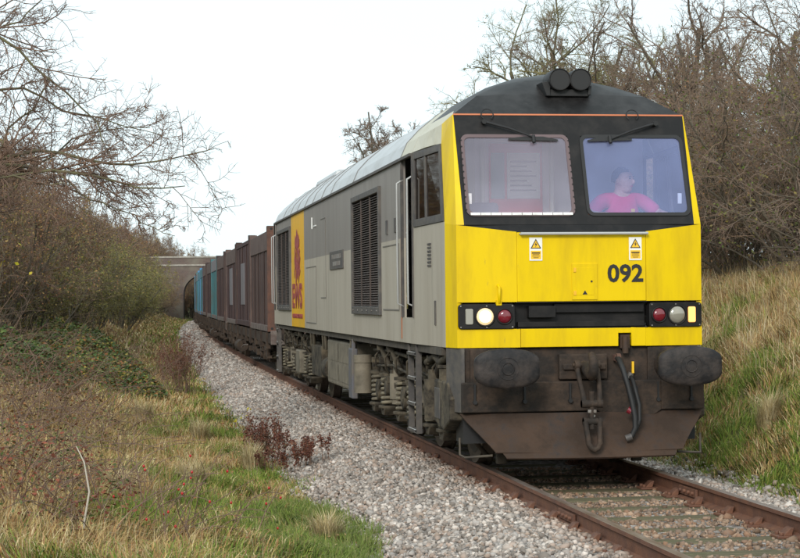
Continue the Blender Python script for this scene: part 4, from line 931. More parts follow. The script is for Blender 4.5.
def make_container(body, head, patch, endm, postm='box_header', htall=True):
    T = empty('freight_container'); Lh, Wh, z0, z1 = 3.03, 1.25, 1.0, 3.19
    for sx in (-1, 1):
        for sy in (-1, 1):
            q = MB(); q.box(sx*Wh-.085*(1+sx), sx*Wh+.085*(1-sx), sy*Lh-.085*(1+sy), sy*Lh+.085*(1-sy), z0-.0, z1+.10)
            p = q.build('corner_post', endm if sy < 0 else postm, T, bevel=.008)
            for zz in (z1+.04, z0+.07):
                q = MB(); q.box(sx*Wh-.09*(1+sx)-.004*(1-sx)*0-(0.004 if sx < 0 else 0), sx*Wh+.09*(1-sx)+(.004 if sx > 0 else 0), sy*Lh-.1*(1+sy)-(.004 if sy < 0 else 0), sy*Lh+.1*(1-sy)+(.004 if sy > 0 else 0), zz-.065, zz+.065); f = q.build('corner_fitting', endm if sy < 0 else postm, p, bevel=.01)
                q = MB(); q.cyl((sx*(Wh+.006), sy*(Lh-.09), zz), (sx*(Wh+.0065), sy*(Lh-.09), zz), .03, 10)
                q.cyl((sx*(Wh-.09), sy*(Lh+.006), zz), (sx*(Wh-.09), sy*(Lh+.0065), zz), .03, 10); q.build('fitting_hole', 'rubber', f)
        # corrugated side wall
        q = MB(); ny = 9; y0 = -Lh+.17; st = (2*Lh-.34)/ny; X = sx*(Wh-.03)
        top = z1-.42 if htall else z1-.10
        prof = []
        for k_ in range(ny): prof += [(X, y0+k_*st), (X, y0+k_*st+st*.62), (X-sx*.05, y0+k_*st+st*.70), (X-sx*.05, y0+k_*st+st*.92)]
        prof.append((X, y0+ny*st)); n = len(prof)
        q.raw([(a, b_, z) for z in (z0+.14, top) for a, b_ in prof], [(j, j+1, n+j+1, n+j) for j in range(n-1)]); q.build('side_wall', body, T)
        q = MB(); q.box(X-.02, X+.025, y0, -y0, top, z1+.0); q.build('header_panel', head, T, bevel=.01)
        q = MB(); q.box(X-.02, X+.028, y0, -y0, z0, z0+.14); q.build('bottom_rail', 'wagon_sill' if htall else body, T, bevel=.01)
        if patch:
            q = MB(); q.box(X-.0, X+sx*.012+.0, -.75, 1.0, 1.55, 2.65); q.build('grey_patch_panel', 'box_patch', T)
        q = MB()
        for k_ in (2, 5, 7): q.box(X-.0+sx*.0-.012, X+.012+sx*.014, y0+k_*st-.03, y0+k_*st+.03, z0+.14, top)
        q.build('side_stiles', body, T, kind='stuff')
    for sy in (-1, 1):
        q = MB(); q.box(-Wh+.17, Wh-.17, sy*(Lh-.06)-.02, sy*(Lh-.06)+.02, z0+.1, z1); q.build('end_wall', endm if sy < 0 else body, T)
        for k_ in range(6):
            q = MB(); x = -Wh+.4+k_*.34; q.box(x-.03, x+.03, sy*(Lh-.02)-.03, sy*(Lh-.02)+.03, z0+.1, z1); q.build('end_rib', endm if sy < 0 else body, T)
    q = MB(); q.box(-Wh+.06, Wh-.06, -Lh+.08, Lh-.08, z1-.06, z1-.02); q.build('lid', body, T)
    q = MB(); q.box(-Wh+.06, Wh-.06, -Lh+.08, Lh-.08, z0, z0+.1); q.build('base', body, T)
    return T
kinds = {'A': make_container('box_brown', 'box_header', False, 'box_rust'), 'B': make_container('box_maroon', 'box_maroon', True, 'box_brown', 'box_brown', False),
         'C': make_container('box_maroon', 'box_header', True, 'box_brown'), 'T': make_container('box_teal', 'box_patch', False, 'box_teal', 'box_teal'), 'D': make_container('box_maroon', 'box_header', False, 'box_brown', 'box_brown'),
         'U': make_container('box_teal', 'box_teal', False, 'box_blue', 'box_blue')}
used = set()
ORD = 'first second third fourth fifth sixth seventh eighth ninth tenth eleventh twelfth thirteenth fourteenth fifteenth sixteenth seventeenth eighteenth nineteenth twentieth'.split()+['twenty-'+w_ for w_ in 'first second third fourth fifth sixth seventh eighth ninth'.split()]
order = 'ABCDTDDUUTDUTCDUBDACDDBDDCD'
lab = {0: 'brown ribbed container with rusty end right behind the locomotive', 1: 'dark maroon container with grey patch, second behind the locomotive', 2: 'maroon container with pale header and grey patch, third behind the locomotive',
       3: 'maroon container just before the teal one, fourth in the train', 4: 'teal container with grey header, nearest teal one behind the locomotive', 5: 'brown container directly beyond the nearest teal one', 6: 'brown container just short of the bright blue corner post', 7: 'container with bright blue corner posts in the middle of the train'}
for w in range(9):
    yc = 32.0+20.35*w
    x, rz = curve_at(yc)
    o = wag0 if w == 0 else copy_tree(wag0)
    o.location = (x, yc, 0); o.rotation_euler = (0, 0, rz)
    wl = ['dark dusty container wagon coupled behind the locomotive', 'second dark container wagon, carrying the nearest teal container', 'third container wagon, under the blue posted container'][w] if w < 3 else '%s container wagon behind the locomotive, towards the brick bridge' % ORD[w]
    tag(o, wl, 'wagon', 'container wagons of the train')
    for k_ in range(3):
        i = w*3+k_; yy = yc+(k_-1)*6.38; x, rz2 = curve_at(yy); t = kinds[order[i]]
        o = t if order[i] not in used else copy_tree(t); used.add(order[i])
        o.location = (x, yy, random.uniform(-.01, .03)); o.rotation_euler = (0, 0, rz2)
        tag(o, lab.get(i, '%s %s container behind the locomotive, towards the brick bridge' % (ORD[i], 'teal' if order[i] in 'TU' else 'brown')), 'container', 'freight containers on the train')

# ------------------------------------------------------------------ BRIDGE
BYY = 183.; bxc = float(xc(BYY))
BR = empty('road_bridge', (bxc, BYY, 0), -.05, label='brick arch road bridge over the railway behind the train', cat='bridge')
span, spr, crown, deck = 3.3, 2.3, 4.75, 5.55
q = MB(); n = 20
arc = [(math.cos(math.pi*i/n)*-span, spr+(crown-spr)*math.sin(math.pi*i/n)**.85 if 0 < i < n else spr) for i in range(n+1)]
for y in (0, 8):
    q.poly([(-30, y, -1), (-span, y, -1), (-span, y, spr), (-span, y, deck), (-30, y, deck)]); q.poly([(span, y, -1), (30, y, -1), (30, y, deck), (span, y, deck), (span, y, spr)])
    for i in range(n): q.poly([(arc[i][0], y, arc[i][1]), (arc[i+1][0], y, arc[i+1][1]), (arc[i+1][0], y, deck), (arc[i][0], y, deck)])
q.build('spandrel_wall', 'brick', BR)
q = MB()
for i in range(n): q.poly([(arc[i][0], 0, arc[i][1]), (arc[i+1][0], 0, arc[i+1][1]), (arc[i+1][0], 8, arc[i+1][1]), (arc[i][0], 8, arc[i][1])])
for s in (-1, 1): q.poly([(s*span, 0, -1), (s*span, 8, -1), (s*span, 8, spr), (s*span, 0, spr)])
q.build('arch_barrel', 'brick', BR)
q = MB()
for i in range(n):
    a, b_ = arc[i], arc[i+1]; f_ = 1.12
    q.prism([(a[0], -.06, a[1]), (b_[0], -.06, b_[1]), (b_[0]*f_, -.06, b_[1]+.38*math.sin(math.pi*(i+1)/n)), (a[0]*f_, -.06, a[1]+.38*math.sin(math.pi*i/n))], (0, .06, 0))
q.build('arch_ring', 'brick', BR, kind='stuff')
for y in (-.02, 7.6):
    q = MB(); q.box(-30, 30, y, y+.4, deck+.002, 6.35); q.build('parapet', 'brick', BR)
    q = MB(); q.box(-30, 30, y-.07, y+.47, 6.352, 6.52); q.build('coping', 'coping_stone', BR, bevel=.02)
    q = MB(); q.box(-30, 30, y-.09, y+.43, deck-.08, deck+.08); q.build('string_course', 'coping_stone', BR)
q = MB(); q.box(-30, 30, .3, 7.7, deck-.4, deck-.1); q.build('road_deck', 'ballast', BR)

# ------------------------------------------------------------------ VEGETATION
def grow(P, Dr, Ln, Rd, k, curl, trop, taper=.5, droop=0.):
    n = len(P); pts = np.empty((n, k+1, 3)); pts[:, 0] = P; d = Dr.copy()
    for i in range(k):
        d = d+rng.normal(size=(n, 3))*curl+np.array([0, 0, trop-droop*i/k]); d /= np.linalg.norm(d, axis=1, keepdims=True)
        pts[:, i+1] = pts[:, i]+d*(Ln/k)[:, None]
    rad = Rd[:, None]*(1-(1-taper)*np.linspace(0, 1, k+1)[None])
    return pts, rad
def spawn(pts, rad, Ln, m_, t0, a0, a1, ratio, rr=.6, rmin=.002, t1=1.):
    n, k1, _ = pts.shape; k = k1-1; par = np.repeat(np.arange(n), m_)
    t = rng.uniform(t0, t1, n*m_)*k; i = np.minimum(t.astype(int), k-1); f = t-i
    p = pts[par, i]*(1-f)[:, None]+pts[par, i+1]*f[:, None]
    tg = pts[par, i+1]-pts[par, i]; tg /= np.linalg.norm(tg, axis=1, keepdims=True)+1e-9
    r = rng.normal(size=tg.shape); r -= (r*tg).sum(1, keepdims=True)*tg; r /= np.linalg.norm(r, axis=1, keepdims=True)+1e-9
    a = np.radians(rng.uniform(a0, a1, n*m_))[:, None]; d = tg*np.cos(a)+r*np.sin(a)
    L_ = Ln[par]*ratio*rng.uniform(.55, 1.25, n*m_)*(1.15-.5*t/k)
    R2 = np.maximum((rad[par, i]*(1-f)+rad[par, i+1]*f)*rr, rmin)
    return p, d, L_, R2
def leaf_mesh(pts, size, cols, flat=0.):
    n = len(pts); M = rotmats(n)
    a = M[:, :, 0]; b_ = M[:, :, 1]
    if flat: a[:, 2] *= 1-flat; b_[:, 2] *= 1-flat
    s = size[:, None]
    V = np.stack([pts-a*s*.5, pts+b_*s*.32, pts+a*s*.5, pts-b_*s*.32], 1)
    F = np.arange(n*4).reshape(n, 4); return V.reshape(-1, 3), F, np.repeat(cols, 4, 0)
def pick(cols, n, j=.2):
    c = np.array(cols)[rng.integers(0, len(cols), n)]; return c*rng.uniform(1-j, 1+j, (n, 1))
def make_plant(name, stems, levels, bark, twig, leaves=None, trunk_k=7, sides=6):
    """stems: (P, D, L, R); levels: list of (children, t0, a0, a1, ratio, k, curl, trop)"""
    T = empty(name)
    P, Dr, Ln, Rd, curl, trop = stems
    pts, rad = grow(P, Dr, Ln, Rd, trunk_k, curl, trop, .45); tr = [tubes_np(pts, rad, sides)]; tw = []; last = None
    cur = (pts, rad, Ln)
    for i, (m_, t0, a0, a1, ratio, k, curl, trop, rmin) in enumerate(levels):
        p, d, L_, R2 = spawn(cur[0], cur[1], cur[2], m_, t0, a0, a1, ratio, .62, rmin)
        pts, rad = grow(p, d, L_, R2, k, curl, trop, .5); (tr if i == 0 else tw).append(tubes_np(pts, rad, 5 if i == 0 else 3)); cur = (pts, rad, L_)
    V, F = join_np(tr); np_mesh('trunk' if len(P) < 3 else 'stems', V, F, bark, T, smooth=True)
    V, F = join_np(tw); np_mesh('crown', V, F, twig, T)
    if leaves:
        nl, sz, cols = leaves; pp = cur[0].reshape(-1, 3); ids = rng.integers(0, len(pp), nl); q = pp[ids]+rng.normal(size=(nl, 3))*.04
        V, F, C_ = leaf_mesh(q, rng.uniform(.6, 1.3, nl)*sz, pick(cols, nl)); np_mesh('foliage', V, F, 'leafy', T, col=C_)
    return T
def A(*a): return np.array(a, float)
def multi(n, spread, lean, L0, R0, curl=.12, trop=.05):
    an = rng.uniform(0, 2*np.pi, n); P = np.stack([np.cos(an)*spread*rng.random(n), np.sin(an)*spread*rng.random(n), -.1*np.ones(n)], 1)
    l = rng.uniform(.1, lean, n); Dr = np.stack([np.cos(an)*l, np.sin(an)*l, np.ones(n)], 1); Dr /= np.linalg.norm(Dr, axis=1, keepdims=True)
    return P, Dr, L0*rng.uniform(.65, 1.1, n), R0*rng.uniform(.6, 1.2, n), curl, trop
def put(o, x, y, s=1, rz=None, zoff=0, sz=None, **k):
    o.location = (x, y, float(height(x, y))+zoff-.1); o.rotation_euler = (0, 0, random.uniform(0, 6.28) if rz is None else rz); o.scale = (s, s, sz or s); return tag(o, **k)
# tall trees behind the right bank
big = make_plant('bare_tree', (A((0, 0, 0), (.25, .1, 0), (-.2, .1, 0), (0, .2, 0)), A((0, 0, 1), (.45, .1, 1), (-.42, -.1, 1), (-.15, .2, 1)), A(6.3, 6.0, 5.8, 6.2), A(.15, .11, .11, .10), .10, .05),
    [(13, .2, 30, 75, .55, 6, .16, .04, .02), (10, .2, 25, 75, .5, 5, .18, .02, .009), (8, .15, 25, 75, .5, 4, .2, .01, .0055), (6, .1, 25, 75, .5, 3, .2, .0, .0045)], 'bark_lichen', 'twig_lichen', (9000, .035, [(.13, .12, .04), (.10, .09, .04)]))
put(big, 9.4, 36.5, 1.12, 0.0, label='tall lichen green bare tree rising behind the cab roof', cat='tree')
t2 = make_plant('bare_tree', (A((0, 0, 0), (.2, 0, 0), (-.1, .2, 0), (0, -.3, 0)), A((.1, 0, 1), (.3, .1, 1), (-.25, .1, 1), (.1, .3, 1)), A(5.6, 5.2, 5.0, 4.6), A(.11, .09, .08, .07), .09, .10),
    [(11, .2, 20, 60, .5, 6, .14, .07, .014), (9, .2, 20, 65, .5, 5, .16, .05, .007), (7, .15, 20, 65, .5, 4, .18, .03, .0045), (4, .1, 20, 60, .5, 3, .2, .02, .004)], 'bark', 'twig_grey')
put(t2, 9.2, 25.5, 1.08, .3, label='bare brown tree just right of the tall lichened tree', cat='tree')
t3 = copy_tree(t2); put(t3, 9.3, 17.5, .86, 2.2, label='bare tree at the right edge above the grassy bank', cat='tree')
t5 = make_plant('bare_tree', multi(13, .4, .75, 8.6, .08, .08, .0), [(13, .35, 20, 75, .24, 5, .15, .0, .02), (12, .2, 20, 70, .5, 4, .2, 0, .015), (9, .2, 20, 70, .5, 3, .2, 0, .011)], 'bark', 'twig_grey', (5000, .06, [(.13, .10, .05), (.10, .08, .04)]))
put(t5, 10.0, 78, .93, 2.5, label='distant rounded bare tree above the locomotive roof', cat='tree')
t6 = copy_tree(big); put(t6, 9.2, 200, .8, 4, label='small far tree above the containers beside the bridge', cat='tree')
# tangled hedge on the right bank
hedge = [make_plant('hedge_shrub', multi(20, .7, .9, 3.7, .028, .13, -.04), [(8, .15, 15, 70, .5, 6, .2, -.04, .008), (8, .1, 20, 75, .5, 4, .22, -.02, .0048), (6, .1, 20, 75, .5, 3, .25, 0, .0035)], 'bark', 'twig_brown' if i else 'twig_grey',
         (5200, .05, [(.08, .11, .02), (.12, .13, .035), (.16, .13, .04)]) if i == 0 else (2600, .045, [(.22, .12, .05), (.14, .12, .04), (.18, .10, .05)])) for i in range(2)]
hx_ = [(6.9, 9.5, 1.0), (7.2, 12.2, 1.05), (6.8, 14.8, .95), (7.3, 17.4, 1.1), (6.9, 20, 1.0), (7.4, 22.6, 1.1), (7.0, 25.4, 1.0), (7.5, 28.4, 1.1), (7.2, 31.6, 1.05), (8.6, 15.8, 1.08), (8.8, 20.6, 1.05), (9.0, 26.6, 1.0)]
hx_ += [(8.2, 36+i*5.5, 1.0) for i in range(6)]
for i, (x, y, s) in enumerate(hx_):
    o = hedge[i % 2] if i < 2 else copy_tree(hedge[i % 2])
    put(o, x, y, s, label='%s tangled leafless shrub from the camera in the hedge on the right bank' % ORD[int(np.argsort(np.argsort([h_[1] for h_ in hx_]))[i])], cat='shrub', group='hedge shrubs on the right bank')
# left side thicket
lt = [make_plant('thicket_shrub', multi(15, .6, .7, 3.6, .035, .12, .02), [(8, .2, 20, 65, .48, 5, .18, .02, .009), (8, .15, 20, 70, .5, 4, .2, 0, .006), (6, .1, 20, 75, .5, 3, .2, 0, .0045)], 'bark', ['twig_red', 'twig_brown', 'twig_lichen'][i],
      [(5000, .06, [(.26, .125, .06), (.28, .18, .07), (.19, .145, .055)]), (3500, .06, [(.28, .21, .07), (.28, .15, .06), (.20, .18, .06)]), (9500, .07, [(.25, .215, .05), (.18, .175, .045), (.28, .20, .07), (.13, .13, .045)])][i]) for i in range(3)]
spots = [(-7.0, 31, 2, .80), (-7.6, 27, 0, .95), (-6.9, 36, 1, .9), (-7.3, 41, 0, 1.0), (-6.3, 47, 2, .85), (-7.4, 47, 1, 1.15), (-5.9, 54, 2, .95), (-7.2, 56, 0, 1.25), (-5.9, 62, 2, .95), (-7.0, 65, 1, 1.3), (-5.7, 70, 2, .95), (-6.9, 75, 0, 1.35)]
spots += [(-9.4, 34, 1, 1.35), (-9.8, 41, 0, 1.4), (-9.6, 49, 1, 1.5), (-10, 58, 0, 1.5), (-9.6, 68, 1, 1.5), (-9.0, 22, 0, 1.05), (-8.6, 17, 1, .95), (-10.6, 27, 1, 1.3)]
y = 82
while y < 180:
    spots += [(-5.3+float(xc(y))-random.random()*.5, y, 2 if y < 125 else 1, 1.0), (-7.6+float(xc(y))-random.random(), y+3, random.randint(0, 1), 1.25)]
    y += 8
spots += [(-3+5.5+i*-2.6, 196+random.random()*8, i % 2, 1.25) for i in range(10)] + [(float(xc(y_))-3.4, y_, 1, 1.5) for y_ in (206, 214, 224, 236)]+[(float(xc(y_))-5.4, y_, 0, 1.7) for y_ in (203, 212, 222)]+[(14+i*2.5, 198+random.random()*8, i % 2, 1.2) for i in range(4)]
seen = set()
rank = {}
for g_ in ((2,), (0, 1)):
    for r_, k_ in enumerate(sorted((q_ for q_ in spots if q_[2] in g_ and q_[1] < 190), key=lambda q_: q_[1])): rank[k_] = ORD[r_] if r_ < len(ORD) else None
for x, y, k_, s in spots:
    o = copy_tree(lt[k_]) if k_ in seen else lt[k_]; seen.add(k_)
    lb = ('yellow green leafy bush on the left side of the line', 'leafy bushes left of the line') if k_ == 2 else (('bare brown shrub in the thicket left of the line', 'bare shrubs of the left thicket') if y < 190 else ('bare shrub on the skyline beyond the brick bridge', 'shrubs beyond the bridge'))
    rk = rank.get((x, y, k_, s)); put(o, x, y, s, label=(rk+' '+lb[0]+', from the camera' if rk else lb[0]), cat='bush' if k_ == 2 else 'shrub', group=lb[1])
for i_, (x, y) in enumerate([(-9, 204), (-5.5, 206), (-2.5, 209), (0, 222), (2, 232), (4.2, 244), (6.5, 262), (9, 290), (-12, 203)]):
    o = copy_tree(t2); put(o, x, y, 1.1, label='%s bare tree from the left on the skyline beyond the brick bridge' % ORD[[1, 2, 3, 4, 5, 6, 7, 8, 0][i_]], cat='tree', group='trees beyond the bridge')
for i_, (x, y, s_) in enumerate([(-12, 204, 1.9), (-8, 206, 1.9), (-4.5, 207, 1.8), (-1.5, 216, 1.7), (.5, 238, 1.9), (2.5, 256, 2.0), (5, 276, 2.0), (7.5, 296, 2.0)]):
    put(copy_tree(lt[i_ % 2]), x, y, s_, label='%s big russet shrub from the left, rising behind the bridge parapet' % ORD[i_], cat='shrub', group='big shrubs behind the bridge')
put(copy_tree(lt[2]), -3.0, 158, 1.25, label='last yellow green bush in front of the bridge wall', cat='bush')
# overhanging hawthorn at the left: main limbs at real places, twigs grown from them
def limb(pts, Y, r0_, r1_):
    out = []
    for px, py, *dy in pts:
        d = fw+rr*((px-400)/1833.9)+uu*((279-py)/1833.9); yy = Y+(dy[0] if dy else 0); t = (yy+17.006)/d.y; out.append(Vector((-4.332, -17.006, 1.681))+d*t)
    # resample to 12 points
    P = np.array([p[:] for p in out]); s = np.r_[0, np.cumsum(np.linalg.norm(np.diff(P, axis=0), axis=1))]; u = np.linspace(0, s[-1], 13)
    Q = np.stack([np.interp(u, s, P[:, i]) for i in range(3)], 1); Q[1:-1] += rng.normal(size=(11, 3))*.02
    return Q, np.linspace(r0_, r1_, 13), s[-1]
limbs = [limb([(-90, 190, .8), (-30, 168, .5), (20, 164, .3), (70, 172), (115, 180), (150, 190, -.2), (185, 186, -.4)], 6, .042, .006),
         limb([(-60, 172, 0), (0, 160), (45, 150), (80, 158), (125, 164), (160, 164), (185, 154, -.3), (214, 149, -.5)], 6.4, .034, .004),
         limb([(-80, 120), (-20, 95), (20, 86), (45, 100), (60, 112), (90, 118), (135, 126), (165, 136)], 7, .026, .004),
         limb([(-60, 20), (-10, 30), (20, 50), (45, 78), (75, 98), (100, 120), (110, 150), (118, 180)], 6.2, .026, .004),
         limb([(-90, 60), (-20, 40), (20, 20), (42, 0), (60, -15)], 7.2, .024, .006),
         limb([(-80, 178, -.6), (-10, 176, -.6), (35, 181, -.6), (75, 186, -.6)], 5.4, .02, .004),
         limb([(-80, 210), (-20, 170), (10, 130), (35, 110), (48, 82), (45, 60)], 6.6, .028, .005),
         limb([(55, 170, 0), (85, 195), (115, 208), (150, 225), (175, 236)], 6.0, .014, .004),
         limb([(-60, 240), (0, 200), (30, 170), (70, 140), (110, 130), (150, 128)], 7.4, .024, .005)]
HT = empty('hawthorn_tree', (-8.6, 6.8, float(height(-8.6, 6.8))), label='leafless hawthorn branch reaching in from the left over the cess', cat='tree')
hub = np.array([-8.5, 6.8, 0.]); parts_t, parts_w = [], []
P = np.array([l[0] for l in limbs]); Rr = np.array([l[1] for l in limbs]); Ln = np.array([l[2] for l in limbs])
parts_t.append(tubes_np(P, Rr, 6))
# trunk joining the limbs outside the frame
tk = np.array([[(-8.6, 6.8, float(height(-8.6, 6.8))-.2), (-8.5, 6.8, 1.6), (-8.3, 6.7, 2.6), (-8.0, 6.6, 3.6), (-7.7, 6.6, 4.6)]]); parts_t.append(tubes_np(tk, np.array([[.16, .13, .1, .07, .04]]), 8))
st_p = P[:, 0]; cn = []
for p in st_p:
    z = min(max(p[2]-.5, 1.0), 4.4); b0 = np.array([np.interp(z, tk[0][:, 2], tk[0][:, 0]), 6.75, z]); cn.append([b0, (b0*2+p)/3+[0, 0, .05], (b0+2*p)/3+[0, 0, .05], p])
parts_t.append(tubes_np(np.array(cn), np.repeat(Rr[:, :1]*1.15, 4, 1), 6))
cur = (P, Rr, Ln)
for i, (m_, a0, a1, ratio, k, curl, tp, rmin) in enumerate([(17, 25, 70, .27, 6, .16, .02, .006), (9, 25, 75, .5, 5, .2, .0, .0042), (6, 30, 80, .45, 3, .25, .0, .003)]):
    p, d, L_, R2 = spawn(cur[0], cur[1], cur[2], m_, .05, a0, a1, ratio, .6, rmin); d[:, 1] *= .6
    pts, rad = grow(p, d, L_, R2, k, curl, tp, .55); parts_w.append(tubes_np(pts, rad, 3)); cur = (pts, rad, L_)
for V, F in parts_t+parts_w: V -= np.array(HT.location)
V, F = join_np(parts_t); np_mesh('trunk', V, F, 'bark_lichen', HT, smooth=True)
V, F = join_np(parts_w); np_mesh('crown', V, F, 'twig_red', HT)

ys_ = make_plant('yellow_leaved_sapling', multi(5, .1, .5, 2.5, .012, .1, .0), [(6, .3, 20, 60, .4, 4, .2, 0, .005), (3, .2, 20, 60, .5, 3, .2, 0, .004)], 'bark', 'twig_brown', (42, .085, [(.50, .45, .03), (.50, .40, .04)]))
put(ys_, -6.75, 14.5, 1.0, .4, label='sapling with bright yellow leaves at the left edge', cat='sapling')
yp_ = make_plant('yellow_leaved_plant', multi(5, .08, .8, .35, .006, .1, .0), [(4, .3, 20, 60, .4, 3, .2, 0, .003), (3, .2, 20, 60, .5, 2, .2, 0, .002)], 'bark', 'twig_brown', (60, .05, [(.62, .45, .03), (.50, .42, .04)]))
put(yp_, -2.35, 14.0, 1.0, .4, zoff=.08, label='small yellow leaved plant growing at the ballast edge', cat='plant')
# brambles -------------------------------------------------------------
def bramble(name, cx, cy, rx, ry, hh, ncane, nleaf, cols, lsize, label, cane='twig_red', cat='bramble'):
    T = empty(name, (cx, cy, float(height(cx, cy))), label=label, cat=cat)
    n = ncane; an = rng.uniform(0, 2*np.pi, n); r = np.sqrt(rng.random(n)); X = np.cos(an)*r*rx; Y = np.sin(an)*r*ry
    Z = height(cx+X, cy+Y)-T.location.z
    P = np.stack([X, Y, Z], 1); a2 = rng.uniform(0, 2*np.pi, n); Dr = np.stack([np.cos(a2)*.6, np.sin(a2)*.6, np.ones(n)], 1); Dr /= np.linalg.norm(Dr, axis=1, keepdims=True)
    pts, rad = grow(P, Dr, hh*rng.uniform(.8, 1.9, n), np.full(n, .006), 8, .10, -.14, .4); tw = [tubes_np(pts, rad, 3)]
    p, d, L_, R2 = spawn(pts, rad, hh*np.ones(n), 4, .2, 25, 80, .4, .6, .0028); p2, r2 = grow(p, d, L_, R2, 4, .2, -.05); tw.append(tubes_np(p2, r2, 3))
    V, F = join_np(tw); np_mesh('canes', V, F, cane, T)
    if nleaf:
        an = rng.uniform(0, 2*np.pi, nleaf); r = np.sqrt(rng.random(nleaf)); X = np.cos(an)*r*rx*1.05; Y = np.sin(an)*r*ry*1.05
        dome = np.sqrt(np.clip(1-r**2, .03, 1)); lump = .75+.3*vnoise(X+cx, Y+cy, .5, 5)
        Z = height(cx+X, cy+Y)-T.location.z+hh*dome*lump*(1-rng.random(nleaf)**2*.7)
        V, F, C_ = leaf_mesh(np.stack([X, Y, Z], 1), rng.uniform(.6, 1.3, nleaf)*lsize, pick(cols, nleaf, .3), .35); o = np_mesh('foliage', V, F, 'leafy', T, col=C_)
    return T
dg = [(.055, .10, .03), (.085, .135, .035), (.12, .165, .045), (.06, .10, .045), (.28, .22, .05), (.28, .11, .04), (.15, .18, .05)]
bramble('bramble_bush', -5.2, 21.5, 1.7, 3.2, .85, 120, 15000, dg, .085, 'dark green bramble mound, nearest on the left of the line')
bramble('bramble_bush', -6.6, 17.0, 1.4, 3.0, 1.0, 110, 9000, dg[:4]+[(.10, .05, .02)], .085, 'bramble mound at the left edge under the hawthorn')
bramble('bramble_bush', -5.3, 29, 1.6, 4.0, 1.0, 90, 14000, dg, .10, 'dark bramble mound behind the nearest one, below the thicket')
bramble('bramble_bush', -5.6, 40, 1.5, 5.0, .9, 60, 8000, dg[1:5], .12, 'bramble patch at the foot of the yellow green bushes')
bramble('briar_tangle', -5.6, 7.5, 1.3, 4.5, 1.05, 190, 2500, [(.20, .10, .04), (.14, .06, .03), (.08, .09, .03)], .05, 'tangle of bare brown briar stems in the left foreground', 'twig_red', 'briar')
bramble('briar_tangle', -5.1, -.5, 1.0, 2.4, .7, 130, 2200, [(.22, .07, .04), (.16, .05, .03), (.07, .10, .03)], .045, 'low red brown briar stems at the bottom left corner', 'twig_red', 'briar')
# dock stalks, reddish brown
def dock(cx, cy, rx, ry, hh, n, label):
    T = empty('dock_plant', (cx, cy, float(height(cx, cy))), label=label, cat='plant')
    X = rng.normal(size=n)*rx*.5; Y = rng.normal(size=n)*ry*.5; Z = height(cx+X, cy+Y)-T.location.z
    P = np.stack([X, Y, Z], 1); Dr = np.stack([rng.normal(size=n)*.18, rng.normal(size=n)*.18, np.ones(n)], 1); Dr /= np.linalg.norm(Dr, axis=1, keepdims=True)
    pts, rad = grow(P, Dr, hh*rng.uniform(.6, 1.1, n), np.full(n, .006), 5, .05, .02, .6); p, d, L_, R2 = spawn(pts, rad, hh*np.ones(n), 8, .35, 15, 45, .28, .6, .003); p2, r2 = grow(p, d, L_, R2, 3, .1, .08)
    V, F = join_np([tubes_np(pts, rad, 3), tubes_np(p2, r2, 3)]); np_mesh('stalks', V, F, 'twig_red', T)
    pp = p2.reshape(-1, 3); q = np.repeat(pp, 3, 0)+rng.normal(size=(len(pp)*3, 3))*.018; V, F, C_ = leaf_mesh(q, rng.uniform(.6, 1.2, len(q))*.032, pick([(.13, .045, .03), (.10, .035, .025), (.17, .07, .04)], len(q), .3)); np_mesh('seed_heads', V, F, 'leafy', T, col=C_)
dock(-3.05, 24.0, .32, 1.2, 1.3, 55, 'tall dark brown dock stalks standing beside the ballast')
dock(-2.50, 6.6, .30, .4, .60, 24, 'reddish brown dock clump at the ballast edge, left of the smaller clump')
dock(-2.18, 5.4, .34, .35, .36, 20, 'small low reddish dock clump growing in the ballast')
# rose hips and the pale bent stem
T = empty('wild_rose', (-3.9, -1.8, float(height(-3.9, -1.8))), label='wild rose stems with red hips in the foreground grass', cat='plant')
n = 26; P = np.stack([rng.normal(size=n)*.45, rng.normal(size=n)*.5, np.zeros(n)], 1); Dr = np.stack([rng.normal(size=n)*.5+.3, rng.normal(size=n)*.3, np.ones(n)], 1); Dr /= np.linalg.norm(Dr, axis=1, keepdims=True)
pts, rad = grow(P, Dr, rng.uniform(.4, .9, n), np.full(n, .005), 7, .12, -.1, .5); p, d, L_, R2 = spawn(pts, rad, .8*np.ones(n), 4, .3, 20, 70, .3, .6, .0025); p2, r2 = grow(p, d, L_, R2, 3, .2, 0)
V, F = join_np([tubes_np(pts, rad, 4), tubes_np(p2, r2, 3)]); np_mesh('stems', V, F, 'twig_red', T)
me = None
for i in range(22):
    if me is None:
        bm = bmesh.new(); bmesh.ops.create_icosphere(bm, subdivisions=2, radius=.010); 
        for v in bm.verts: v.co.z *= 1.3
        me = bpy.data.meshes.new('rose_hip'); bm.to_mesh(me); bm.free(); me.materials.append(MATS['hip_red'])
        for f in me.polygons: f.use_smooth = True
    o = link('rose_hip', me, T); o.location = p2[(i*4) % len(p2), -1]
q = MB(); z0 = float(height(-4.6, -2.3)); q.tube([(-4.66, -2.3, z0-.1), (-4.64, -2.3, z0+.22), (-4.60, -2.3, z0+.45), (-4.64, -2.25, z0+.68), (-4.70, -2.2, z0+.80)], [.009, .0085, .008, .006, .004], 8)
tag(q.build('pale_stem', 'dead_stem'), 'single pale bent dead stem at the bottom left', 'stem')

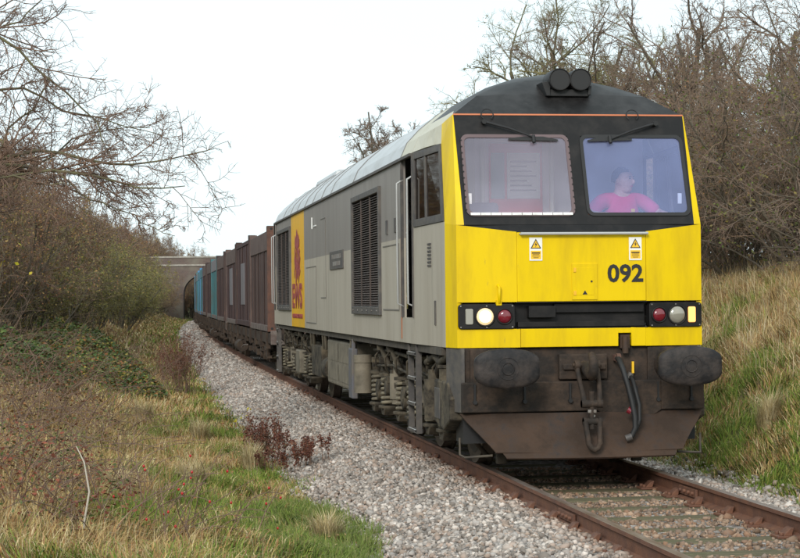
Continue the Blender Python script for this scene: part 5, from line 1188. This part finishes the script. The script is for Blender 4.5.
# grass ------------------------------------------------------------------
def blades(name, U0, U1, Y0, Y1, n, hfun, wid, colfun, lean=.35, keep=None):
    U = rng.uniform(U0, U1, n); Y = rng.uniform(Y0, Y1, n); X = U+xc(Y)
    cl = vnoise(X, Y, .22, 9)+.6*vnoise(X, Y, .09, 12)
    k_ = rng.random(n) < np.clip(.62+.5*cl, .08, 1)
    if keep is not None: k_ &= rng.random(n) < keep(U, Y)
    U, Y, X, cl = U[k_], Y[k_], X[k_], cl[k_]; n = len(U); Z = height(X, Y)-.03
    h = hfun(U, Y)*rng.uniform(.45, 1.2, n)*(1+.35*np.clip(cl, -1, 1)); a = rng.uniform(0, 2*np.pi, n); ln = rng.normal(size=n)*lean*.6+lean
    wa = vnoise(X, Y, .55, 15)*3.2+vnoise(X, Y, 1.7, 16)*2+a*.45; dx, dy = np.cos(wa)*ln, np.sin(wa)*ln
    w = wid*rng.uniform(.6, 1.4, n)*(1+np.maximum(Y-10, 0)/25); px, py = -np.sin(a)*w, np.cos(a)*w
    B = np.stack([X, Y, Z], 1); q = np.stack([px, py, 0*px], 1)
    Mid = B+np.stack([dx*h*.35, dy*h*.35, h*.62], 1); Tip = B+np.stack([dx*h, dy*h, h*(1-.35*np.minimum(ln, 1.2)**2)], 1)
    V = np.stack([B-q, B+q, Mid-q*.7, Mid+q*.7, Tip], 1); b0 = (np.arange(n)*5)[:, None, None]
    F = (np.array([[0, 1, 3], [0, 3, 2], [2, 3, 4]])[None]+b0).reshape(-1, 3); c = colfun(X, Y, U, n)
    o = np_mesh(name, V.reshape(-1, 3), F, 'leafy', None, col=np.repeat(c, 5, 0)); return tag(o, kind='stuff')
def mixc(a, b_, t): return a*(1-t[:, None])+b_*t[:, None]
straw = [(.42, .30, .12), (.50, .38, .18), (.35, .23, .09), (.54, .44, .25), (.30, .17, .08), (.38, .20, .08)]
green = [(.115, .18, .02), (.15, .215, .03), (.09, .145, .02), (.20, .25, .04), (.23, .215, .05)]
def c_left(X, Y, U, n):
    t = np.clip(.48+1.1*vnoise(X, Y, 1.1, 21)+.5*vnoise(X, Y, .4, 22)+.35*(-U-3.4)+.2*np.clip((Y-2)/8, -1, 1), .03, .97); t = (rng.random(n) < t).astype(float); return mixc(pick(green, n, .25), pick(straw, n, .25), t)
def c_right(X, Y, U, n):
    t = np.clip(.30+.25*(U-2.6)+.8*vnoise(X, Y, .8, 31)+.4*vnoise(X, Y, .3, 32), .04, .96); t = (rng.random(n) < t).astype(float); return mixc(pick(green, n, .25), pick(straw, n, .25), t)
def edge_l(U, Y): return np.clip((-U-2.27+.25*vnoise(U, Y, .7, 8))/.25, 0, 1)
def edge_r(U, Y): return np.clip((U-2.05+.2*vnoise(U, Y, .6, 8))/.25, 0, 1)
tag(blades('grass_left', -7.2, -2.0, -4.2, 12, 170000, lambda U, Y: np.clip(.11+.07*(-U-2.3), .10, .27), .0042, c_left, .85, edge_l), 'mixed green and straw coloured grass on the left of the ballast', 'grass')
tag(blades('grass_left', -8, -2.2, 12, 45, 80000, lambda U, Y: np.clip(.14+.06*(-U-2.3), .12, .3), .006, c_left, .85, edge_l), 'rough grass left of the line beside the brambles', 'grass')
tag(blades('grass_left', -8, -2.3, 45, 175, 50000, lambda U, Y: np.full(U.shape, .28), .008, c_left, .8, edge_l), 'far grass strip left of the line towards the bridge', 'grass')
tag(blades('grass_bank', 2.0, 7.2, -2.5, 16, 250000, lambda U, Y: np.clip(.14+.04*(U-2.3), .12, .28), .0045, c_right, 1.0, edge_r), 'long straw and green grass covering the right bank', 'grass')
tag(blades('grass_bank', 4.4, 9, 16, 45, 26000, lambda U, Y: np.full(U.shape, .45), .008, c_right, .5), 'straw grass along the top of the right bank', 'grass')
# bright green cushion of grass at the ballast edge
tag(blades('grass_cushion', -3.3, -1.95, -3.5, 2.0, 30000, lambda U, Y: np.full(U.shape, .15), .004, lambda X, Y, U, n: pick([(.12, .17, .03), (.16, .20, .045), (.20, .20, .07), (.09, .13, .025)], n, .2), .7, lambda U, Y: np.clip((1-((U+2.72)/.62)**2-((Y+.7)/2.6)**2)*3, 0, 1)), 'bright yellow green grass cushion spilling onto the ballast', 'grass')
# low dry bents standing above the right bank grass
tag(blades('dry_bents', 3.6, 6.6, -1, 14, 7000, lambda U, Y: np.full(U.shape, .42), .003, lambda X, Y, U, n: pick([(.42, .34, .2), (.34, .25, .13), (.46, .38, .25)], n, .15), .25), 'tall dry seed stalks above the right bank grass', 'grass')

# fallen leaves and pale tussocks on the left verge
n = 9000; U = rng.uniform(-6.5, -2.4, n); Y = rng.uniform(-4, 14, n); kk = rng.random(n) < np.clip(.3+.5*vnoise(U, Y, .9, 41)+.25*(-U-3.5), .03, 1); U, Y = U[kk], Y[kk]; n = len(U)
V, F, C_ = leaf_mesh(np.stack([U, Y, height(U, Y)+rng.uniform(.0, .14, n)], 1), rng.uniform(.02, .05, n), pick([(.26, .13, .06), (.36, .20, .10), (.20, .09, .05), (.42, .30, .16), (.30, .10, .05)], n, .3), .5)
tag(np_mesh('leaf_litter', V, F, 'leafy', None, col=C_), 'fallen brown leaves scattered over the left verge', 'leaves', kind='stuff')
tus = [(-2.75, 5.8, .42), (-3.6, 3.0, .36), (-4.4, 1.0, .4), (-3.2, 10.5, .4), (-4.0, 12.5, .45), (-2.6, -1.2, .34), (-5.0, 5.0, .45), (3.4, .6, .5), (3.0, 3.2, .45)]
for i, (x, y, h_) in enumerate(tus):
    lb = ['pale grass tussock beside the reddish dock clump', 'straw tussock on the green verge short of the dock clumps', 'straw tussock behind the pale bent stem', 'straw tussock below the tall brown dock stalks', 'straw tussock in front of the bramble mound', 'pale tussock on the bright green cushion at the ballast edge', 'straw tussock inside the bare briar tangle', 'nearest straw tussock on the right bank foot', 'second straw tussock on the right bank foot'][i]
    blades_n = 420; n = blades_n; r = rng.random(n)**.7*.13; a = rng.uniform(0, 6.28, n); X = x+np.cos(a)*r; Y = y+np.sin(a)*r; Z = height(X, Y)-.03
    hh = h_*rng.uniform(.5, 1.1, n); ln = rng.uniform(.15, .9, n); aw = a+rng.normal(size=n)*.5; dx, dy = np.cos(aw)*ln*hh, np.sin(aw)*ln*hh; w = rng.uniform(.002, .004, n); q_ = np.stack([-np.sin(a)*w, np.cos(a)*w, 0*w], 1)
    B = np.stack([X, Y, Z], 1); Mid = B+np.stack([dx*.3, dy*.3, hh*.65], 1); Tip = B+np.stack([dx, dy, hh*(1-.4*ln**2)], 1)
    V = np.stack([B-q_, B+q_, Mid-q_*.7, Mid+q_*.7, Tip], 1); F = (np.array([[0, 1, 3], [0, 3, 2], [2, 3, 4]])[None]+(np.arange(n)*5)[:, None, None]).reshape(-1, 3)
    tag(np_mesh('grass_tussock', V.reshape(-1, 3), F, 'leafy', None, col=np.repeat(pick([(.46, .37, .20), (.38, .29, .14), (.50, .42, .26)], n, .2), 5, 0)), lb, 'grass tussock')
